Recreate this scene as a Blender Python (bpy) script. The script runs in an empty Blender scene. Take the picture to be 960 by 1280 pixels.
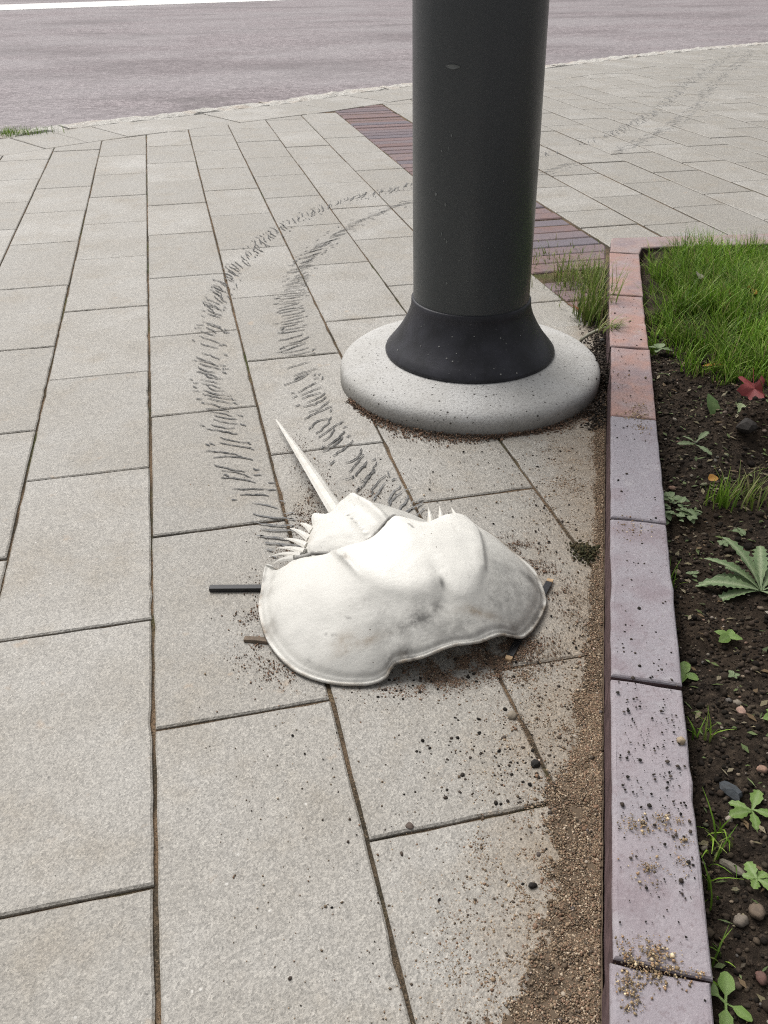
import bpy, bmesh, math, random
import numpy as np
from mathutils import Vector, Matrix

random.seed(11)
rng = np.random.default_rng(11)
S = bpy.context.scene
COL = S.collection

# ---------------------------------------------------------------- camera
CAM_H, PITCH, YAW, ROLL, FPX = 0.7214, 0.573828, 0.224586, 0.007846, 1082.75
cam_d = bpy.data.cameras.new("camera")
cam = bpy.data.objects.new("camera", cam_d)
COL.objects.link(cam)
cyw, syw = math.cos(YAW), math.sin(YAW)
fw = Vector((syw*math.cos(PITCH), cyw*math.cos(PITCH), -math.sin(PITCH)))
rt = Vector((cyw, -syw, 0)); dn = fw.cross(rt)
r2 = math.cos(ROLL)*rt + math.sin(ROLL)*dn
d2 = -math.sin(ROLL)*rt + math.cos(ROLL)*dn
cam.matrix_world = Matrix(((r2.x, -d2.x, -fw.x, 0), (r2.y, -d2.y, -fw.y, 0), (r2.z, -d2.z, -fw.z, CAM_H), (0, 0, 0, 1)))
cam_d.sensor_fit = 'VERTICAL'
cam_d.lens = 4.15
cam_d.sensor_height = 4.15*1280/FPX
cam_d.sensor_width = cam_d.sensor_height*0.75
cam_d.clip_start = 0.02
cam_d.clip_end = 2000
cam_d.dof.use_dof = True
cam_d.dof.focus_distance = 1.15
cam_d.dof.aperture_fstop = 4.0
S.camera = cam

# ---------------------------------------------------------------- sky, sun, exposure
SUN_EL, SUN_AZ = math.radians(58), math.radians(-25)      # azimuth measured from +Y towards +X
world = bpy.data.worlds.new("World"); S.world = world
world.use_nodes = True
wn, wl = world.node_tree.nodes, world.node_tree.links
bg = wn["Background"]
sky = wn.new("ShaderNodeTexSky"); sky.sky_type = 'NISHITA'; sky.sun_disc = False
sky.sun_elevation = SUN_EL; sky.sun_rotation = SUN_AZ
sky.air_density = 1.0; sky.dust_density = 6.0; sky.ozone_density = 0.6
hs = wn.new("ShaderNodeHueSaturation"); hs.inputs["Saturation"].default_value = 0.16   # closed grey cloud
wl.new(sky.outputs[0], hs.inputs["Color"]); wl.new(hs.outputs[0], bg.inputs["Color"])
bg.inputs["Strength"].default_value = 0.10
sun_d = bpy.data.lights.new("sun", 'SUN'); sun_d.energy = 1.5; sun_d.angle = math.radians(40)
sun_d.color = (1.0, 0.965, 0.92)
sun = bpy.data.objects.new("sun", sun_d); COL.objects.link(sun)
sdir = Vector((math.sin(SUN_AZ)*math.cos(SUN_EL), math.cos(SUN_AZ)*math.cos(SUN_EL), math.sin(SUN_EL)))
sun.rotation_euler = (-sdir).to_track_quat('-Z', 'Y').to_euler()
S.view_settings.view_transform = 'Standard'
S.view_settings.look = 'None'
S.view_settings.gamma = 1
S.view_settings.exposure = 0.50
S.render.engine = 'CYCLES'
S.cycles.use_denoising = False
S.cycles.filter_width = 1.1
S.cycles.max_bounces = 5
S.cycles.diffuse_bounces = 3
S.cycles.glossy_bounces = 2
S.cycles.transmission_bounces = 2

# ---------------------------------------------------------------- helpers
def tag(o, label=None, cat=None, group=None, kind=None):
    if label: o["label"] = label
    if cat: o["category"] = cat
    if group: o["group"] = group
    if kind: o["kind"] = kind
    return o

def empty(name, loc=(0, 0, 0)):
    o = bpy.data.objects.new(name, None); COL.objects.link(o)
    o.location = loc; o.empty_display_size = 0.05
    return o

def link(name, me, mat, parent=None, loc=None):
    o = bpy.data.objects.new(name, me); COL.objects.link(o)
    if mat is not None and len(me.materials) == 0: me.materials.append(mat)
    if parent is not None: o.parent = parent
    if loc is not None: o.location = loc
    return o

def mesh_of(name, verts, faces, smooth=False):
    me = bpy.data.meshes.new(name)
    me.from_pydata([tuple(map(float, v)) for v in verts], [], faces)
    me.validate(); me.update()
    if smooth: me.polygons.foreach_set("use_smooth", [True]*len(me.polygons))
    return me

def np_mesh(name, V, F, C=None, smooth=False):
    """V (n,3), F (m,k) equal-size polygons, C (n,3) vertex colours"""
    me = bpy.data.meshes.new(name)
    V = np.asarray(V, np.float32); F = np.asarray(F, np.int32)
    m, k = F.shape
    me.vertices.add(len(V)); me.vertices.foreach_set("co", V.ravel())
    me.loops.add(m*k); me.loops.foreach_set("vertex_index", F.ravel())
    me.polygons.add(m)
    me.polygons.foreach_set("loop_start", np.arange(0, m*k, k, dtype=np.int32))
    me.polygons.foreach_set("loop_total", np.full(m, k, np.int32))
    me.update(calc_edges=True)
    if C is not None:
        a = me.color_attributes.new("tint", 'FLOAT_COLOR', 'POINT')
        a.data.foreach_set("color", np.concatenate([np.asarray(C, np.float32), np.ones((len(V), 1), np.float32)], 1).ravel())
    if smooth: me.polygons.foreach_set("use_smooth", np.ones(m, bool))
    return me

def vnoise(x, y, scale, seed=0):
    """smooth value noise in -1..1 (numpy)"""
    x = np.asarray(x, float)/scale; y = np.asarray(y, float)/scale
    def h(i, j):
        n = (i.astype(np.int64)*374761393 + j.astype(np.int64)*668265263 + seed*1274126177) & 0xffffffff
        n = ((n ^ (n >> 13))*1274126177) & 0xffffffff
        n = n ^ (n >> 16)
        return (n & 0xffff)/32767.5 - 1
    i, j = np.floor(x), np.floor(y); u, v = x-i, y-j
    u = u*u*(3-2*u); v = v*v*(3-2*v)
    return (h(i, j)*(1-u)+h(i+1, j)*u)*(1-v) + (h(i, j+1)*(1-u)+h(i+1, j+1)*u)*v

def smooth01(x): 
    x = np.clip(x, 0, 1); return x*x*(3-2*x)

# ---------------------------------------------------------------- material toolkit
class NT:
    def __init__(self, name):
        self.m = bpy.data.materials.new(name); self.m.use_nodes = True
        self.n, self.l = self.m.node_tree.nodes, self.m.node_tree.links
        self.b = self.n["Principled BSDF"]; self.out = self.n["Material Output"]
        self.b.inputs["Specular IOR Level"].default_value = 0.3
    def set(self, sock, v):
        if hasattr(v, "is_output"): self.l.new(v, sock)
        elif v is not None:
            if hasattr(sock.default_value, "__len__") and not hasattr(v, "__len__"): v = (v, v, v, 1)
            if hasattr(v, "__len__") and len(v) == 3 and len(sock.default_value) == 4: v = (*v, 1)
            sock.default_value = v
    def pos(self):
        return self.n.new("ShaderNodeNewGeometry").outputs["Position"]
    def obj(self):
        return self.n.new("ShaderNodeTexCoord").outputs["Object"]
    def mapping(self, v, scale=(1, 1, 1), rot=(0, 0, 0), loc=(0, 0, 0)):
        m = self.n.new("ShaderNodeMapping"); self.l.new(v, m.inputs[0])
        m.inputs["Scale"].default_value = scale; m.inputs["Rotation"].default_value = rot; m.inputs["Location"].default_value = loc
        return m.outputs[0]
    def noise(self, vec, scale, detail=3, rough=.55, dist=0):
        n = self.n.new("ShaderNodeTexNoise"); self.l.new(vec, n.inputs["Vector"])
        n.inputs["Scale"].default_value = scale; n.inputs["Detail"].default_value = detail
        n.inputs["Roughness"].default_value = rough; n.inputs["Distortion"].default_value = dist
        return n.outputs[0]
    def vor(self, vec, scale, out="Distance", feature='F1', rand=1):
        n = self.n.new("ShaderNodeTexVoronoi"); n.feature = feature; self.l.new(vec, n.inputs["Vector"])
        n.inputs["Scale"].default_value = scale; n.inputs["Randomness"].default_value = rand
        return n.outputs[out]
    def ramp(self, fac, stops, interp='LINEAR'):
        r = self.n.new("ShaderNodeValToRGB"); self.l.new(fac, r.inputs[0]); cr = r.color_ramp; cr.interpolation = interp
        while len(cr.elements) < len(stops): cr.elements.new(.5)
        for e, (p, c) in zip(cr.elements, stops):
            e.position = p; e.color = (c, c, c, 1) if not hasattr(c, "__len__") else (*c[:3], 1)
        return r.outputs[0]
    def mix(self, fac, a, b, mode='MIX'):
        n = self.n.new("ShaderNodeMix"); n.data_type = 'RGBA'; n.blend_type = mode
        self.set(n.inputs[0], fac if hasattr(fac, "is_output") else float(fac))
        self.set(n.inputs[6], a); self.set(n.inputs[7], b)
        return n.outputs[2]
    def math(self, op, a, b=0.0, clamp=False):
        n = self.n.new("ShaderNodeMath"); n.operation = op; n.use_clamp = clamp
        for i, v in enumerate((a, b)):
            if hasattr(v, "is_output"): self.l.new(v, n.inputs[i])
            else: n.inputs[i].default_value = v
        return n.outputs[0]
    def bump(self, h, strength=.5, dist=.001, normal=None):
        n = self.n.new("ShaderNodeBump"); self.l.new(h, n.inputs["Height"])
        n.inputs["Strength"].default_value = strength; n.inputs["Distance"].default_value = dist
        if normal is not None: self.l.new(normal, n.inputs["Normal"])
        return n.outputs[0]
    def rnd(self): return self.n.new("ShaderNodeObjectInfo").outputs["Random"]
    def ocol(self): return self.n.new("ShaderNodeObjectInfo").outputs["Color"]
    def tint(self):
        n = self.n.new("ShaderNodeVertexColor"); n.layer_name = "tint"; return n.outputs[0]
    def done(self, col=None, rough=.8, normal=None, spec=None):
        if col is not None: self.set(self.b.inputs["Base Color"], col)
        self.set(self.b.inputs["Roughness"], rough)
        if normal is not None: self.l.new(normal, self.b.inputs["Normal"])
        if spec is not None: self.b.inputs["Specular IOR Level"].default_value = spec
        return self.m

def m_paver():
    t = NT("concrete_paver"); p = t.pos(); r = t.rnd()
    base = t.mix(r, (.262, .248, .222), (.356, .341, .313))
    big = t.noise(p, 5, 4, .6)
    c = t.mix(t.ramp(big, [(.3, 0.0), (.75, 1.0)]), base, (.252, .231, .196))
    # brown dirt carried along the planter side and round the shell
    dirt = t.ramp(t.noise(t.mapping(p, loc=(3, 1, 0)), 9, 5, .65), [(.52, 0), (.72, .55)])
    c = t.mix(dirt, c, (.245, .21, .16))
    sx = t.n.new("ShaderNodeSeparateXYZ"); t.l.new(p, sx.inputs[0])
    dist = t.math('SUBTRACT', t.math('MULTIPLY', t.math('SUBTRACT', sx.outputs[1], .329), .429), t.math('MULTIPLY', t.math('SUBTRACT', sx.outputs[0], .255), .903))
    dd = t.math('ADD', dist, t.math('MULTIPLY', t.math('SUBTRACT', t.noise(p, 14, 5, .7), .5), .22))
    near = t.math('MULTIPLY', t.ramp(dd, [(.02, .8), (.14, 0)]), t.ramp(sx.outputs[1], [(0, 1), (1, 0)]) if 0 else 1.0)
    near = t.math('MULTIPLY', near, t.math('LESS_THAN', sx.outputs[1], 1.75))
    near = t.math('MULTIPLY', near, t.math('GREATER_THAN', dist, 0.0))
    c = t.mix(near, c, (.235, .185, .13))
    ag = t.noise(p, 520, 3, .75)
    cell = t.ramp(t.vor(p, 520, "Color"), [(.0, .50), (.5, 1.0), (1, 1.48)])
    c = t.mix(.7, c, cell, 'MULTIPLY')
    cell2 = t.ramp(t.vor(t.mapping(p, loc=(1, 1, 0)), 210, "Color"), [(.0, .80), (.5, 1.0), (1, 1.18)])
    c = t.mix(.7, c, cell2, 'MULTIPLY')
    c = t.mix(t.ramp(ag, [(.32, .5), (.44, 0)]), c, (.12, .113, .10))
    vd = t.vor(p, 150, "Distance"); vc = t.vor(p, 150, "Color")
    c = t.mix(t.math('MULTIPLY', t.ramp(vd, [(.12, .9), (.28, 0)]), t.ramp(vc, [(.88, 0), (.92, 1)])), c, (.09, .085, .075))
    q2 = t.mapping(p, loc=(2, 5, 0))
    c = t.mix(t.math('MULTIPLY', t.ramp(t.vor(q2, 140), [(.10, .7), (.26, 0)]), t.ramp(t.vor(q2, 140, "Color"), [(.90, 0), (.94, 1)])), c, (.66, .64, .60))
    sp = t.ramp(t.noise(t.mapping(p, loc=(4, 4, 0)), 26, 3, .6), [(.66, 0), (.74, .35)])
    c = t.mix(sp, c, (.40, .29, .19))
    h = t.math('ADD', ag, t.math('MULTIPLY', t.vor(p, 300), .8))
    return t.done(c, .55, t.bump(h, .6, .0013), .65)

def m_joint():
    t = NT("joint_sand"); p = t.pos()
    a = t.noise(p, 7, 3, .6)
    c = t.mix(t.ramp(a, [(.38, 0), (.6, 1)]), (.062, .052, .038), (.185, .128, .082))
    c = t.mix(t.ramp(t.noise(t.mapping(p, loc=(1, 2, 0)), 5, 3), [(.55, 0), (.66, .8)]), c, (.065, .08, .025))
    g = t.noise(p, 420, 2, .8)
    c = t.mix(t.ramp(g, [(.35, .8), (.5, 0)]), c, (.03, .026, .02))
    c = t.mix(t.ramp(g, [(.58, 0), (.72, .6)]), c, (.34, .26, .18))
    return t.done(c, .95, t.bump(g, .9, .003), .1)

def m_redbrick():
    t = NT("strip_brick"); p = t.pos(); r = t.rnd()
    c = t.ramp(r, [(0, (.205, .135, .125)), (.35, (.225, .155, .15)), (.6, (.18, .145, .155)), (.8, (.16, .145, .165)), (1, (.25, .18, .17))])
    n = t.noise(p, 22, 4, .6)
    c = t.mix(t.ramp(n, [(.4, 0), (.7, .6)]), c, (.165, .145, .165))
    c = t.mix(t.ramp(t.noise(p, 300, 2), [(.35, .5), (.5, 0)]), c, (.10, .07, .07))
    return t.done(c, .85, t.bump(t.noise(p, 180, 4, .7), .6, .002), .25)

def m_edging():
    t = NT("edging_brick"); p = t.pos(); c = t.ocol()
    n = t.noise(p, 16, 5, .62)
    c = t.mix(t.ramp(n, [(.40, .0), (.64, .5)]), c, (.275, .262, .282))
    c = t.mix(t.ramp(t.noise(t.mapping(p, loc=(5, 5, 5)), 9, 4, .6), [(.54, 0), (.64, .55)]), c, (.21, .165, .18))
    c = t.mix(t.ramp(t.noise(t.mapping(p, loc=(1, 7, 5)), 30, 5, .7), [(.56, 0), (.7, .35)]), c, (.40, .385, .395))
    f = t.noise(p, 260, 3, .7)
    c = t.mix(t.ramp(f, [(.3, .55), (.46, 0)]), c, (.16, .12, .125))
    c = t.mix(t.ramp(f, [(.6, 0), (.75, .35)]), c, (.52, .48, .48))
    h = t.math('ADD', f, t.math('MULTIPLY', t.noise(p, 60, 4, .6), 1.2))
    return t.done(c, .8, t.bump(h, .5, .0018), .3)

def m_asphalt():
    t = NT("asphalt"); p = t.pos()
    g = t.math('ADD', t.math('MULTIPLY', t.noise(p, 70, 4, .8), .55), t.math('MULTIPLY', t.noise(p, 22, 4, .8), .45))
    c = t.ramp(g, [(.37, (.075, .06, .064)), (.5, (.212, .182, .19)), (.63, (.44, .395, .40))])
    big = t.noise(t.mapping(p, rot=(0, 0, -.5), scale=(.8, 1, 1)), .8, 4, .6)
    c = t.mix(t.ramp(big, [(.42, 0), (.62, .4)]), c, (.30, .285, .29))
    s = t.noise(t.mapping(p, rot=(0, 0, -.5), scale=(.5, 1, 1), loc=(3, 0, 0)), .8, 5, .65)
    c = t.mix(t.ramp(s, [(.48, 0), (.66, .5)]), c, (.10, .083, .087))
    b = t.noise(t.mapping(p, rot=(0, 0, -.5), scale=(.8, 1, 1), loc=(5.1, 2.3, 0)), .9, 3, .6)
    c = t.mix(t.ramp(b, [(.64, 0), (.68, .4)]), c, (.105, .092, .094))
    return t.done(c, .8, t.bump(g, .6, .008), .35)

def m_granite():
    t = NT("granite_kerb"); p = t.pos()
    n = t.noise(p, 60, 4, .7)
    c = t.ramp(n, [(.3, (.28, .265, .24)), (.5, (.48, .465, .43)), (.7, (.62, .60, .565))])
    c = t.mix(t.ramp(t.noise(p, 6, 3), [(.5, 0), (.7, .6)]), c, (.46, .38, .31))
    return t.done(c, .85, t.bump(t.noise(p, 45, 5, .7), .9, .012), .25)

def m_concrete():
    t = NT("base_concrete"); p = t.obj()
    big = t.noise(p, 9, 4, .6)
    c = t.mix(t.ramp(big, [(.35, 0), (.7, 1)]), (.50, .495, .48), (.42, .41, .385))
    f = t.noise(p, 230, 2, .7)
    c = t.mix(t.ramp(f, [(.34, .5), (.48, 0)]), c, (.22, .21, .20))
    for sc, lo, off in ((95, .72, 0), (150, .70, 3)):
        q = t.mapping(p, loc=(off, off, 0))
        dots = t.math('MULTIPLY', t.ramp(t.vor(q, sc), [(.13, 1), (.25, 0)]), t.ramp(t.vor(q, sc, "Color"), [(lo, 0), (lo+.03, 1)]))
        c = t.mix(dots, c, (.055, .05, .045))
    # damp, dirty foot of the casting, with its shadow painted in
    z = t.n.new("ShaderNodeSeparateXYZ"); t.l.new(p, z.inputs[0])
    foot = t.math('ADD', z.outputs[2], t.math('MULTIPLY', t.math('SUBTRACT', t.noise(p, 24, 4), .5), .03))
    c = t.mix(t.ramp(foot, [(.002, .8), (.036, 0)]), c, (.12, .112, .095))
    h = t.math('ADD', f, t.noise(p, 40, 5, .7))
    return t.done(c, .85, t.bump(h, .5, .002), .25)

def m_paint():
    t = NT("pole_paint"); p = t.obj()
    st = t.noise(t.mapping(p, scale=(1, 1, .12)), 30, 4, .6)
    c = t.mix(st, (.040, .046, .0485), (.052, .058, .060))
    r = t.ramp(t.noise(p, 14, 4), [(.3, .30), (.7, .42)])
    return t.done(c, r, t.bump(t.noise(p, 220, 2), .06, .0006), .5)

def m_rubber():
    t = NT("boot_rubber"); p = t.obj()
    n = t.noise(p, 16, 5, .62)
    c = t.mix(t.ramp(n, [(.4, 0), (.75, 1)]), (.011, .011, .014), (.036, .036, .046))
    c = t.mix(t.ramp(t.noise(p, 160, 2), [(.7, 0), (.78, .6)]), c, (.12, .12, .12))
    return t.done(c, .5, t.bump(t.noise(p, 90, 3), .08, .001), .4)

def m_shell():
    t = NT("bleached_shell"); p = t.obj()
    ti = t.n.new("ShaderNodeSeparateColor"); t.l.new(t.tint(), ti.inputs[0])
    grey, brown, whiteness = ti.outputs[0], ti.outputs[1], ti.outputs[2]
    c = t.mix(t.ramp(t.noise(p, 9, 4, .6), [(.35, 0), (.7, 1)]), (.60, .588, .548), (.53, .518, .478))
    c = t.mix(whiteness, c, (.71, .695, .645))
    fine = t.noise(t.mapping(p, scale=(1, .3, 1), rot=(0, 0, .5)), 150, 4, .7)
    c = t.mix(t.math('MULTIPLY', t.ramp(fine, [(.56, 0), (.70, .45)]), t.ramp(t.noise(p, 7, 3), [(.42, 0), (.6, 1)])), c, (.38, .365, .33))
    brk = t.noise(p, 60, 6, .72)
    c = t.mix(t.math('MULTIPLY', grey, t.ramp(brk, [(.34, .2), (.60, 1)])), c, (.10, .097, .09))
    c = t.mix(t.math('MULTIPLY', brown, t.ramp(t.noise(t.mapping(p, loc=(1, 1, 1)), 75, 6, .75), [(.36, .1), (.6, 1)])), c, (.20, .13, .06))
    q = t.mapping(p, loc=(3, 3, 0))
    dots = t.math('MULTIPLY', t.ramp(t.vor(q, 75), [(.05, 1), (.09, 0)]), t.ramp(t.vor(q, 75, "Color"), [(.78, 0), (.81, 1)]))
    c = t.mix(dots, c, (.13, .11, .09))
    scr = t.noise(t.mapping(p, scale=(1, .12, 1), rot=(0, 0, 1.1)), 240, 3, .6)
    c = t.mix(t.math('MULTIPLY', t.ramp(scr, [(.66, 0), (.72, .55)]), t.ramp(t.noise(p, 14, 3), [(.5, 0), (.6, 1)])), c, (.22, .205, .18))
    h = t.math('ADD', t.noise(p, 120, 5, .65), t.math('MULTIPLY', t.noise(p, 28, 3), 1.5))
    return t.done(c, .5, t.bump(h, .4, .0016), .4)

def m_tint(name, rough=.9, bump=None, spec=.2, trans=0):
    t = NT(name); c = t.tint()
    if bump:
        p = t.pos(); n = t.noise(p, bump, 3, .7)
        c = t.mix(t.ramp(n, [(.3, .45), (.55, 0)]), c, (.03, .026, .022))
        m = t.done(c, rough, t.bump(n, .6, .0015), spec)
    else:
        m = t.done(c, rough, None, spec)
    if trans:
        tr = t.n.new("ShaderNodeBsdfTranslucent"); t.l.new(t.b.inputs["Base Color"].links[0].from_socket, tr.inputs[0])
        mx = t.n.new("ShaderNodeMixShader"); mx.inputs[0].default_value = trans
        t.l.new(t.b.outputs[0], mx.inputs[1]); t.l.new(tr.outputs[0], mx.inputs[2]); t.l.new(mx.outputs[0], t.out.inputs[0])
    return m

def m_soil():
    t = NT("soil"); p = t.pos()
    n = t.noise(p, 70, 5, .75)
    c = t.ramp(n, [(.3, (.012, .009, .007)), (.5, (.036, .027, .020)), (.68, (.085, .064, .046)), (.8, (.17, .14, .11))])
    c = t.mix(t.ramp(t.noise(p, 6, 3), [(.45, 0), (.65, .5)]), c, (.05, .034, .022))
    return t.done(c, .95, t.bump(t.noise(p, 190, 5, .8), 1.0, .005), .15)

def m_leaf(name, a, b, rough=.55, vein=None):
    t = NT(name); p = t.obj(); n = t.noise(p, 55, 4, .6)
    c = t.mix(t.ramp(n, [(.35, 0), (.68, 1)]), a, b)
    if vein:
        v = t.tint(); c = t.mix(v, c, vein)
    m = t.done(c, rough, t.bump(t.noise(p, 130, 3), .5, .001), .35)
    tr = t.n.new("ShaderNodeBsdfTranslucent"); t.l.new(c, tr.inputs[0])
    mx = t.n.new("ShaderNodeMixShader"); mx.inputs[0].default_value = .25
    t.l.new(t.b.outputs[0], mx.inputs[1]); t.l.new(tr.outputs[0], mx.inputs[2]); t.l.new(mx.outputs[0], t.out.inputs[0])
    return m

def m_plain(name, col, rough=.7, var=.25, scale=60, spec=.3, bump=.0008):
    t = NT(name); p = t.obj(); n = t.noise(p, scale, 4, .65)
    c = t.mix(t.ramp(n, [(.3, 0), (.7, 1)]), tuple(v*(1-var) for v in col), tuple(min(1, v*(1+var)) for v in col))
    return t.done(c, rough, t.bump(n, .5, bump), spec)

def m_trackpaint():
    t = NT("track_paint"); p = t.pos()
    n = t.noise(p, 260, 3, .7)
    c = t.mix(t.ramp(n, [(.44, 0), (.66, .9)]), t.tint(), (.26, .25, .23))
    return t.done(c, .8, None, .2)

M_PAVER, M_JOINT, M_RED, M_EDGE, M_ASPH, M_GRAN = m_paver(), m_joint(), m_redbrick(), m_edging(), m_asphalt(), m_granite()
M_BASE, M_PAINT, M_RUBBER, M_SHELL, M_SOIL = m_concrete(), m_paint(), m_rubber(), m_shell(), m_soil()
M_GRAIN = m_tint("sand_grains", .9, None, .2)
M_CRUMB = m_tint("soil_crumbs", .95, 220, .12)
M_GRASS = m_tint("grass_blades", .55, None, .3, .3)
M_TRACK = m_trackpaint()
M_STONE = m_tint("stones", .75, 130, .3)

# ---------------------------------------------------------------- outlines of the place (metres)
# inner line of the border course, outer edge of pavement follows it
BORDER = [(-2.6, 3.02), (-1.5, 3.74), (-.711, 4.213), (-.264, 4.496), (.095, 4.660), (.297, 4.764), (.694, 4.957), (.89, 5.055), (1.442, 5.393),
          (2.443, 5.915), (2.938, 6.181), (3.701, 6.595), (4.62, 7.02), (5.6, 7.40), (7.0, 7.85), (9.0, 8.4)]
def border_y(x):
    for (a, b), (c, d) in zip(BORDER, BORDER[1:]):
        if a <= x <= c: return b+(d-b)*(x-a)/(c-a)
    return BORDER[0][1] if x < BORDER[0][0] else BORDER[-1][1]
def border_walk(step):
    """points and tangents at equal steps along the border"""
    out = []; d = 0.0
    for (a, b), (c, e) in zip(BORDER, BORDER[1:]):
        L = math.hypot(c-a, e-b)
        while d <= L:
            f = d/L; out.append((a+(c-a)*f, b+(e-b)*f)); d += step
        d -= L
    res = []
    for i, p in enumerate(out):
        q0, q1 = out[max(0, i-3)], out[min(len(out)-1, i+3)]
        t = Vector((q1[0]-q0[0], q1[1]-q0[1])).normalized(); res.append((Vector(p), t, Vector((-t.y, t.x))))
    return res
# planter edging: left edge line, s along, n to the right (into the bed)
E0 = Vector((.255, .329)); EU = Vector((.429, .903)).normalized(); EN = Vector((EU.y, -EU.x))
def edge_pt(s, t): return E0 + EU*s + EN*t
EW, EH = .075, .06

def clip(poly, p, n):
    """keep the side where (q-p).n <= 0"""
    out = []
    for i in range(len(poly)):
        a, b = poly[i], poly[(i+1) % len(poly)]
        da, db = (a-p).dot(n), (b-p).dot(n)
        if da <= 0: out.append(a)
        if (da < 0 < db) or (db < 0 < da): out.append(a+(b-a)*(da/(da-db)))
    return out
def area(poly):
    return .5*sum(poly[i].x*poly[(i+1) % len(poly)].y-poly[(i+1) % len(poly)].x*poly[i].y for i in range(len(poly)))
def inset(poly, d):
    n = len(poly); out = []
    for i in range(n):
        a, b, c = poly[i-1], poly[i], poly[(i+1) % n]
        u, v = (b-a).normalized(), (c-b).normalized()
        m = Vector((-u.y, u.x))+Vector((-v.y, v.x))
        k = m.dot(Vector((-u.y, u.x)))
        out.append(b+m*(d/max(k, .35)))
    return out
def prism(name, poly, z0, z1, bev, mat, parent, jag=0, origin=None):
    if area(poly) < 0: poly = poly[::-1]
    if jag:                                   # slightly chipped outline
        q = []
        for i in range(len(poly)):
            a, b = poly[i], poly[(i+1) % len(poly)]; L = (b-a).length; k = max(1, int(L/jag)); nn = Vector((-(b-a).y, (b-a).x)).normalized()
            for j in range(k):
                w = 0 if j == 0 else random.gauss(0, .0004) - (.0018 if random.random() < .05 else 0)*-1
                q.append(a+(b-a)*(j/k)+nn*w)
        poly = q
    o2 = origin or sum(poly, Vector((0, 0)))/len(poly)
    n = len(poly); top = inset(poly, bev)
    V = [(p.x-o2.x, p.y-o2.y, z0) for p in poly]+[(p.x-o2.x, p.y-o2.y, z1-bev*.8) for p in poly]+[(p.x-o2.x, p.y-o2.y, z1) for p in top]
    F = [tuple(range(2*n, 3*n))]
    for i in range(n):
        j = (i+1) % n
        F += [(i, j, n+j, n+i), (n+i, n+j, 2*n+j, 2*n+i)]
    return link(name, mesh_of(name, V, F), mat, parent, (o2.x, o2.y, 0))

# ---------------------------------------------------------------- ground, road
ground = link("ground", mesh_of("ground", [(-900, -900, -.30), (900, -900, -.30), (900, 900, -.30), (-900, 900, -.30)], [(0, 1, 2, 3)]), M_ASPH)
tag(ground, kind="structure")
walk = border_walk(.1)
def off(x):            # width of border course + kerb grows a little to the right
    return .395+.10*float(smooth01((x-.5)/4))
ro = []
for p, t, n in walk: ro.append(p+n*(off(p.x)+.10))
V, F = [], []
for i, q in enumerate(ro):
    V += [(q.x, q.y, -.02), (q.x*1.0-150+i*300/len(ro), 400, -.02)]
    if i: F.append((2*i-2, 2*i, 2*i+1, 2*i-1))
V += [(-400, -100, -.02), (-400, 400, -.02), (600, 60, -.02), (600, 400, -.02)]; b = 2*len(ro)
F += [(b, 0, 1, b+1), (2*len(ro)-2, b+2, b+3, 2*len(ro)-1)]
road = tag(link("road", mesh_of("road", V, F), M_ASPH), kind="structure")
t_ = NT("road_paint"); p_ = t_.pos()
M_ROADW = t_.done(t_.mix(t_.ramp(t_.noise(p_, 40, 4, .7), [(.35, .5), (.55, 0)]), (.78, .77, .75), (.45, .42, .42)), .7)
link("road_line", mesh_of("road_line", [(-13.0, 13.1, -.016), (15.6, 23.25, -.016), (15.0, 25.1, -.016), (-13.6, 14.95, -.016)], [(0, 1, 2, 3)]), M_ROADW, road)
# ---------------------------------------------------------------- pavement: joint bed, pavers, brick strip, border course, kerb
V, F = [], []
for i, (p, t, n) in enumerate(walk):
    q = p+n*(off(p.x)+.02)
    V += [(q.x, q.y, -.0040), (q.x, -1.2, -.0040)]
    if i: F.append((2*i-2, 2*i-1, 2*i+1, 2*i))
pavement = tag(link("pavement", mesh_of("pavement", V, F), M_JOINT), kind="structure")

MEAS = [.522, .914, 1.313, 1.724, 2.13, 2.56, 2.953, 3.324, 3.699, 4.084, 4.46, 4.83, 5.2]     # running bond, even columns
MEAS2 = [.32, .718, 1.103, 1.506, 1.916, 2.34, 2.766, 3.15, 3.515, 3.88, 4.255, 4.62, 5.0]    # odd columns
BEDGE_L = edge_pt(0, -.004)
def lay(x0, x1, ys, gx=.0021):
    for a, b in zip(ys, ys[1:]):
        ga = random.choice([.0012, .0018, .0026, .0036])+max(0, gx-.0026)
        poly = [Vector((x0+gx+random.gauss(0, .0005), a+ga)), Vector((x1-gx+random.gauss(0, .0005), a+ga+random.gauss(0, .0006))),
                Vector((x1-gx+random.gauss(0, .0005), b-.0015)), Vector((x0+gx+random.gauss(0, .0005), b-.0015+random.gauss(0, .0006)))]
        B0, B1 = Vector((x0, border_y(x0))), Vector((x1, border_y(x1)))
        nn = Vector((-(B1-B0).y, (B1-B0).x)).normalized()
        poly = clip(poly, B0-nn*.002, nn)
        if len(poly) < 3: continue
        cx = sum(p.x for p in poly)/len(poly)
        sc = (sum(poly, Vector((0, 0)))/len(poly)-E0)
        if sc.dot(EU) < 2.06 and sc.dot(EN) < .12: poly = clip(poly, BEDGE_L, EN)
        if len(poly) < 3: continue
        if sc.dot(EN) > .0 and max(p.x for p in poly) > 1.15:
            poly = clip(poly, Vector((1.148, 2.203)), Vector((-.14, -.99)))
        if len(poly) < 3 or abs(area(poly)) < .0012: continue
        o = prism("paver", poly, -.06, 0, .0022, M_PAVER, pavement, .025 if a < 2.2 else 0)
        o.location.z = random.gauss(0, .0005)
first = [-1.7, -1.3, -.89, -.49, -.08]
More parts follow.
